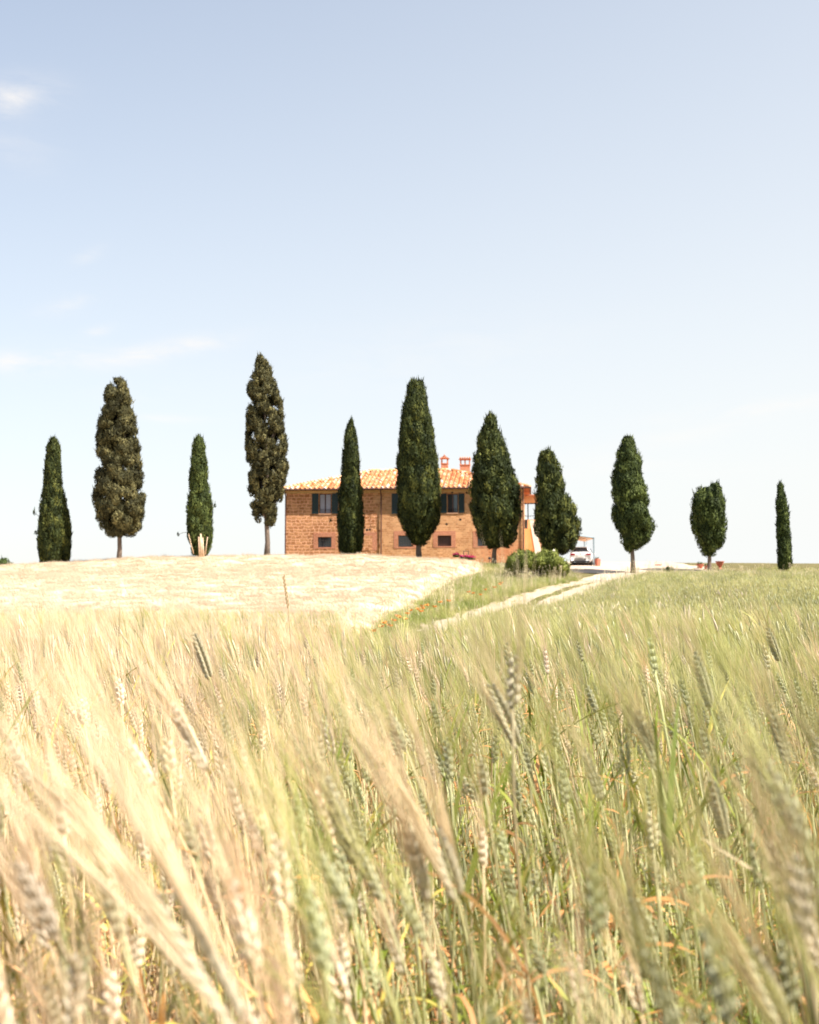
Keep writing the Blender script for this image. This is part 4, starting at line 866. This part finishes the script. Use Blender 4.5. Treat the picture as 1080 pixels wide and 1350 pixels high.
# magenta flowers and a low bench before the wall
def flowerbed(px,w,h,label,seed,d=107.5):
    x=xat(px,d); z=G(x,d); root=empty('flower_clump',(x,d,z),label=label,cat='flowers',group='magenta flowers at the foot of the farmhouse wall'); g=np.random.default_rng(seed)
    cl=[(g.uniform(-w,w),g.uniform(-.2,.2),h*.7,.16,.12,.5) for _ in range(8)]
    for nm,mt,dz,ds in (('leaves','hedge',-.12,90),('blossom','magenta',.03,110)):
        me=leaves_mesh(nm,[(c[0],c[1],c[2]+dz,c[3],c[4],c[5]) for c in cl],M[mt],ds,.08,g); o=bpy.data.objects.new(nm,me); COL.objects.link(o); o.parent=root
flowerbed(601.5,.18,.95,'small magenta flower clump left of the low dark bench by the wall',401); flowerbed(611,.35,.75,'magenta flowers just in front of the low dark bench',402); flowerbed(621,.3,.75,'magenta flower clump right of the low dark bench by the wall',403)
x=xat(614.5,107.9); bn=empty('bench',(x,107.9,G(x,107.9)),label='low dark bench at the foot of the farmhouse wall among magenta flowers',cat='bench')
b=MB(); 
for i in range(4): b.box((-.25*1.1,-.2+i*.11,1.02),(.25*1.1,-.11+i*.11,1.06))
b.build('seat',M['woodred'],bn)
for sx in (-.22,.22):
    for sy_ in (-.15,.18): MB().box((sx-.03,sy_-.03,-.1),(sx+.03,sy_+.03,1.018)).build('leg',M['woodred'],bn)
x=xat(645.5,104.5); r=MB(); r.tube([(0,0,-.1),(0,0,.45)],.03,8); r.lathe([(0,.45),(.13,.46),(.13,.6),(.05,.68),(0,.69)],(0,0,0),14); o=r.build('garden_lamp',M['iron']); o.location=(x,104.5,G(x,104.5)); tag(o,'low black garden lamp on the grass left of the corner cypress','lamp')
# poppies along the verge
def make_poppy():
    root=empty('poppy',(0,0,0),cat='poppy',group='orange red poppies along the edge of the ripe field'); s=MB(); s.tube([(0,0,-.05),(.02,0,.3),(0,.01,.55)],[.006,.005,.004],5); s.build('stem',M['poppystem'],root)
    p=MB()
    for k in range(4):
        a=k*math.pi/2+.3; c=Vector((math.cos(a),math.sin(a),0)); t=Vector((-c.y,c.x,0)); b0=Vector((0,.01,.55)); vs=[b0]
        for i,(r_,w_,z_) in enumerate(((.035,.035,.012),(.065,.05,.035),(.08,.03,.06))): vs += [b0+c*r_-t*w_+Vector((0,0,z_)), b0+c*r_+t*w_+Vector((0,0,z_+.006))]
        p.add(vs,[(0,2,1),(1,2,4,3),(3,4,6,5)])
    p.build('petals',M['poppy'],root); q=MB(); q.lathe([(0,0),(.012,.004),(.014,.02),(0,.03)],(0,.01,.552),8); q.build('seed_head',M['dark'],root); return root
pop=make_poppy(); pr=random.Random(5); first=True
spots=[(503,828),(508,822),(512,826),(517,819),(522,813),(528,815),(533,817),(538,810),(544,806),(549,804),(553,807),(560,803),(563,799),(571,801),(583,795),(589,793),(621,781),(626,783),(632,785),(650,775),(657,771),(661,769),(644,778),(497,833),(556,800)]
for i,(px,py) in enumerate(spots):
    # march along the ray until it meets the flower height above the ground
    d=14.
    while d<95 and pix(px,py,d).z>G(xat(px,d),d)+.55: d+=.25
    o=pop if i==0 else copy_tree(pop); x=xat(px,d); s=min(1.35,.75+d*.009); o.location=(x,d,G(x,d)-.55*(s-1)); o.rotation_euler=(pr.uniform(-.15,.15),pr.uniform(-.15,.15),pr.uniform(0,6)); o.scale=(s,s,s)
    o['label']='orange red poppy among the verge grass beside the ripe field'

# ------------------------------------------------------------------ the ears that stand out, each a thing of its own
def hero(top,bot,d,awnlen,tint,label,seed,awnw=.0011,spread=.16,earw=1,tiltd=0.0,bx=0.0):
    rr=random.Random(seed); P0=pix(*bot,d); P1=pix(*top,d+tiltd); T=P1-P0; el=T.length; T.normalize()
    gx=P0.x+.10+bx; gy=d+rr.uniform(-.03,.05); base=Vector((gx,gy,G(gx,gy))); L0=base.copy()
    st,er,aw,gl,dl=stalk((0,0,0),P0-L0,T,el,awnlen,rr,awnw,spread,leaves=3,gw=1.18,aden=1.0 if d<1.5 else .75,roll=rr.choice([0,.4,-.4,.9])+math.pi/2*0)
    root=empty('wheat_ear_stalk',L0,label=label,cat='wheat',group='large wheat ears near the viewer')
    for q in (st,er,aw,gl,dl): q.c=[tint]*len(q.v)
    st.build('stem',M['h_stem'],root,True); e=er.build('ear',M['h_ear'],root,True); aw.build('awns',M['h_awn'],e)
    if gl.v: gl.build('leaf',M['h_leaf'],root)
    if dl.v: tag(dl.build('leaf',M['h_dry'],root),label='dry orange leaf')
M['h_stem']=plantmat('h_stem',(.60,.44,.26),(.34,.40,.13),.2,rnd=True,rv=.02); M['h_ear']=plantmat('h_ear',(.74,.62,.47),(.30,.30,.155),.15,.45,rnd=True,rv=.02); M['h_awn']=plantmat('h_awn',(.88,.72,.54),(.68,.62,.38),.4,.4,rnd=True,rv=.02); M['h_leaf']=plantmat('h_leaf',(.6,.5,.14),(.28,.36,.05),.4,rnd=True,rv=.02); M['h_dry']=plantmat('h_dry',(.85,.46,.16),(.80,.38,.11),.4,rnd=True,rv=.02)  # green end of h_ear is darkened, standing in for the ears' shaded side
HS=[((432,1022),(466,1132),1.38,.16,.75,'grey green ear with dark chevron grains, left of the frame centre'),
((647,898),(682,982),1.75,.15,.65,'ear with a bright white edge leaning left, upper middle of the wheat'),
((842,934),(866,1014),1.8,.15,.85,'grey ear with crisp dark chevrons standing right of centre'),
((256,832),(276,892),2.5,.13,.55,'brownish ear highest against the pale field on the left'),
((215,1165),(310,1345),.74,.24,.3,'huge blurred ear at the bottom left with long pale awns'),
((982,1235),(1032,1355),.95,.17,.6,'big blurred ear at the bottom right corner'),
((828,1172),(846,1290),1.30,.13,.7,'plump pale green ear low down right of centre'),
((917,858),(936,928),2.1,.14,.85,'dark green ear under the notched cypress'),
((1016,925),(1038,1003),1.85,.14,.8,'dark grey ear close to the right edge of the picture'),
((228,925),(268,1010),1.55,.15,.2,'pale cream ear leaning left in the golden wheat'),
((366,1052),(392,1132),1.6,.14,.3,'slim cream ear left of the dark chevron one'),
((540,1090),(562,1180),1.15,.24,.35,'soft greyish ear at the left of a blurred pair in the middle'),
((572,1085),(602,1180),1.12,.22,.4,'soft yellow green ear at the right of a blurred pair in the middle'),
((512,1200),(528,1278),1.45,.12,.35,'short pale ear pointing straight up at the bottom middle'),
((940,1025),(956,1100),1.7,.13,.8,'green ear among tall leaves in the right half'),
((30,1140),(62,1240),1.15,.16,.15,'cream ear leaning left near the left edge'),
((783,1150),(798,1216),1.75,.12,.5,'small white edged ear right of the bottom middle'),
((1012,826),(1026,868),3.0,.13,.8,'small dark ear near the right edge, high on the slope'),
((770,985),(790,1050),1.9,.13,.7,'slender grey green ear left of the crisp chevron ear'),
((140,1150),(160,1230),1.3,.15,.25,'pale blurred ear in the golden wheat at the lower left')]
for i,(t_,b_,d,al,ti,lab) in enumerate(HS): hero(t_,b_,d,al,ti,lab,900+i,awnw=.0017 if d<1.2 else .0012)
# single dark oat stalk against the ripe field
P=pix(380,800,3.2); T_=pix(374,760,3.2); gx,gy=P.x+.04,3.2; root=empty('oat_stalk',(gx,gy,G(gx,gy)),label='thin dark brown grass spike rising alone against the pale field',cat='grass stalk'); l=root.location
s=MB(); s.tube([(0,0,0),(P-l)*.5+Vector((.03,0,0)),P-l,T_-l],[.0018,.0016,.0013,.0008],5); s.build('stem',M['h_stem'],root)
s=MB(); 
for i in range(16):
    t=i/15; p=(P-l)*(1-t)+(T_-l)*t; grain(s,p+Vector((.002 if i%2 else -.002,0,0)),Vector((.25 if i%2 else -.25,0,1))+(T_-P).normalized(),Vector((1,0,0)),.011,.0035,.003)
s.build('spike',M['spike'],root)
# slanting bright awned straw in the middle distance
def straw(a,b,d,label,w=.0022):
    P1=pix(*a,d); P0=pix(*b,d); gx,gy=P0.x+.1,d; root=empty('bent_straw',(gx,gy,G(gx,gy)),label=label,cat='straw',group='bright bent straws in the wheat'); l=root.location
    s=MB(); A=P0-l; B=P1-l; D=(A-B); q=[(A*(1-t)**2+(A+D*.6)*2*t*(1-t)+Vector((0,0,0))*t*t) for t in (0,.15,.3,.45,.6,.8,1)]; s.tube([B]+q,[w*.5]+[w]*7,5); s.build('stem',M['strawdry'],root)
straw((925,1105),(1020,1165),1.35,'orange tinted straw lying across the lower right wheat',.002)
#@@END

# ------------------------------------------------------------------ sun and sky
SUN_EL=52; to_sun=Vector((.88,-.47,0)).normalized()*math.cos(R(SUN_EL))+Vector((0,0,math.sin(R(SUN_EL))))
ld=bpy.data.lights.new('sun','SUN'); ld.energy=5.0; ld.angle=R(.5); ld.color=(1,.95,.86)
lo=bpy.data.objects.new('sun',ld); COL.objects.link(lo); lo.rotation_euler=to_sun.to_track_quat('Z','Y').to_euler(); lo.location=(30,-20,60)
w=bpy.data.worlds.new('World'); sc.world=w; w.use_nodes=True; nt=w.node_tree; nt.nodes.clear(); N=nt.nodes.new; L=nt.links.new
sky=N('ShaderNodeTexSky'); sky.sky_type='NISHITA'; sky.sun_disc=False; sky.sun_elevation=R(SUN_EL); sky.sun_rotation=math.atan2(to_sun.x,to_sun.y)
sky.air_density=1.0; sky.dust_density=1.2; sky.ozone_density=.5; sky.altitude=400
bg=N('ShaderNodeBackground'); bg.inputs[1].default_value=.094; out=N('ShaderNodeOutputWorld')
tc=N('ShaderNodeTexCoord'); sep=N('ShaderNodeSeparateXYZ'); L(tc.outputs['Generated'],sep.inputs[0])
def mth(op,a,b=None,c=None,clamp=False):
    q=N('ShaderNodeMath'); q.operation=op; q.use_clamp=clamp
    for i,v in enumerate((a,b,c)):
        if v is None: continue
        if isinstance(v,(int,float)): q.inputs[i].default_value=v
        else: L(v,q.inputs[i])
    return q.outputs[0]
az=mth('ARCTAN2',sep.outputs[0],sep.outputs[1]); el=mth('ARCSINE',sep.outputs[2])
mp=N('ShaderNodeCombineXYZ'); L(mth('MULTIPLY',az,1.0),mp.inputs[0]); L(mth('MULTIPLY',el,3.4),mp.inputs[1])
nz=N('ShaderNodeTexNoise'); nz.inputs['Scale'].default_value=16; nz.inputs['Detail'].default_value=8; nz.inputs['Roughness'].default_value=.6; nz.inputs['Distortion'].default_value=.6
L(mp.outputs[0],nz.inputs['Vector'])
wisps=None
def azel(px,py):
    p=pix(px,py,1.0)-Vector((0,0,ZC)); p.normalize(); return math.atan2(p.x,p.y), math.asin(p.z)
for (px,py,wx,wy,tilt,amp) in [(8,130,26,18,0,.6),(40,122,44,18,-.1,.38),(10,200,50,22,0,.3),(88,403,30,9,-.3,.9),(30,478,60,13,-.05,.9),(215,462,75,11,-.22,.9),(130,470,60,10,.1,.5),(175,519,38,7,-.05,.75),(130,437,18,6,-.3,.5),(225,552,45,5,0,.6),(115,338,20,8,-.5,.35),(1000,538,100,9,-.08,.6),(880,580,120,12,-.15,.35),(560,470,200,40,-.1,.2),(780,620,160,16,0,.35)]:
    a0,e0=azel(px,py); sx=wx/F; sy=wy/F
    dx=mth('SUBTRACT',az,a0); dy=mth('SUBTRACT',el,e0)
    u=mth('ADD',mth('MULTIPLY',dx,math.cos(tilt)),mth('MULTIPLY',dy,-math.sin(-tilt)*-1))
    v=mth('SUBTRACT',mth('MULTIPLY',dy,math.cos(tilt)),mth('MULTIPLY',dx,-math.sin(tilt)))
    r2=mth('ADD',mth('POWER',mth('ABSOLUTE',mth('DIVIDE',u,sx)),2.0),mth('POWER',mth('ABSOLUTE',mth('DIVIDE',v,sy)),2.0))
    g=mth('MULTIPLY',mth('EXPONENT',mth('MULTIPLY',r2,-.9)),amp)
    wisps=g if wisps is None else mth('ADD',wisps,g)
cl=mth('MULTIPLY',wisps,mth('MULTIPLY',mth('SUBTRACT',nz.outputs['Fac'],.32),2.6,clamp=True),clamp=True)
hz=mth('POWER',mth('SUBTRACT',1.0,mth('ABSOLUTE',sep.outputs[2]),clamp=True),1.9)  # thin white haze that thickens towards the horizon
hz=mth('ADD',mth('MULTIPLY_ADD',hz,.82,.18),mth('MULTIPLY',az,.30),clamp=True)
m1=N('ShaderNodeMix'); m1.data_type='RGBA'; L(hz,m1.inputs[0]); L(sky.outputs[0],m1.inputs[6]); m1.inputs[7].default_value=(4.52,4.60,4.52,1)
m2=N('ShaderNodeMix'); m2.data_type='RGBA'; L(mth('MULTIPLY',cl,.95),m2.inputs[0]); L(m1.outputs[2],m2.inputs[6]); m2.inputs[7].default_value=(5.0,4.75,4.5,1)
L(m2.outputs[2],bg.inputs[0]); L(bg.outputs[0],out.inputs[0])

cd=bpy.data.cameras.new('camera'); cam=bpy.data.objects.new('camera',cd); COL.objects.link(cam); sc.camera=cam
cam.location=(0,0,ZC); cam.rotation_euler=(math.pi/2+TH,0,0); cd.sensor_fit='HORIZONTAL'; cd.sensor_width=36; cd.lens=36*F/1080; cd.clip_start=.05; cd.clip_end=6000
cd.dof.use_dof=True; cd.dof.focus_distance=5.5; cd.dof.aperture_fstop=7.6
sc.view_settings.view_transform='Standard'; sc.view_settings.look='None'; sc.view_settings.exposure=1.18; sc.view_settings.gamma=1
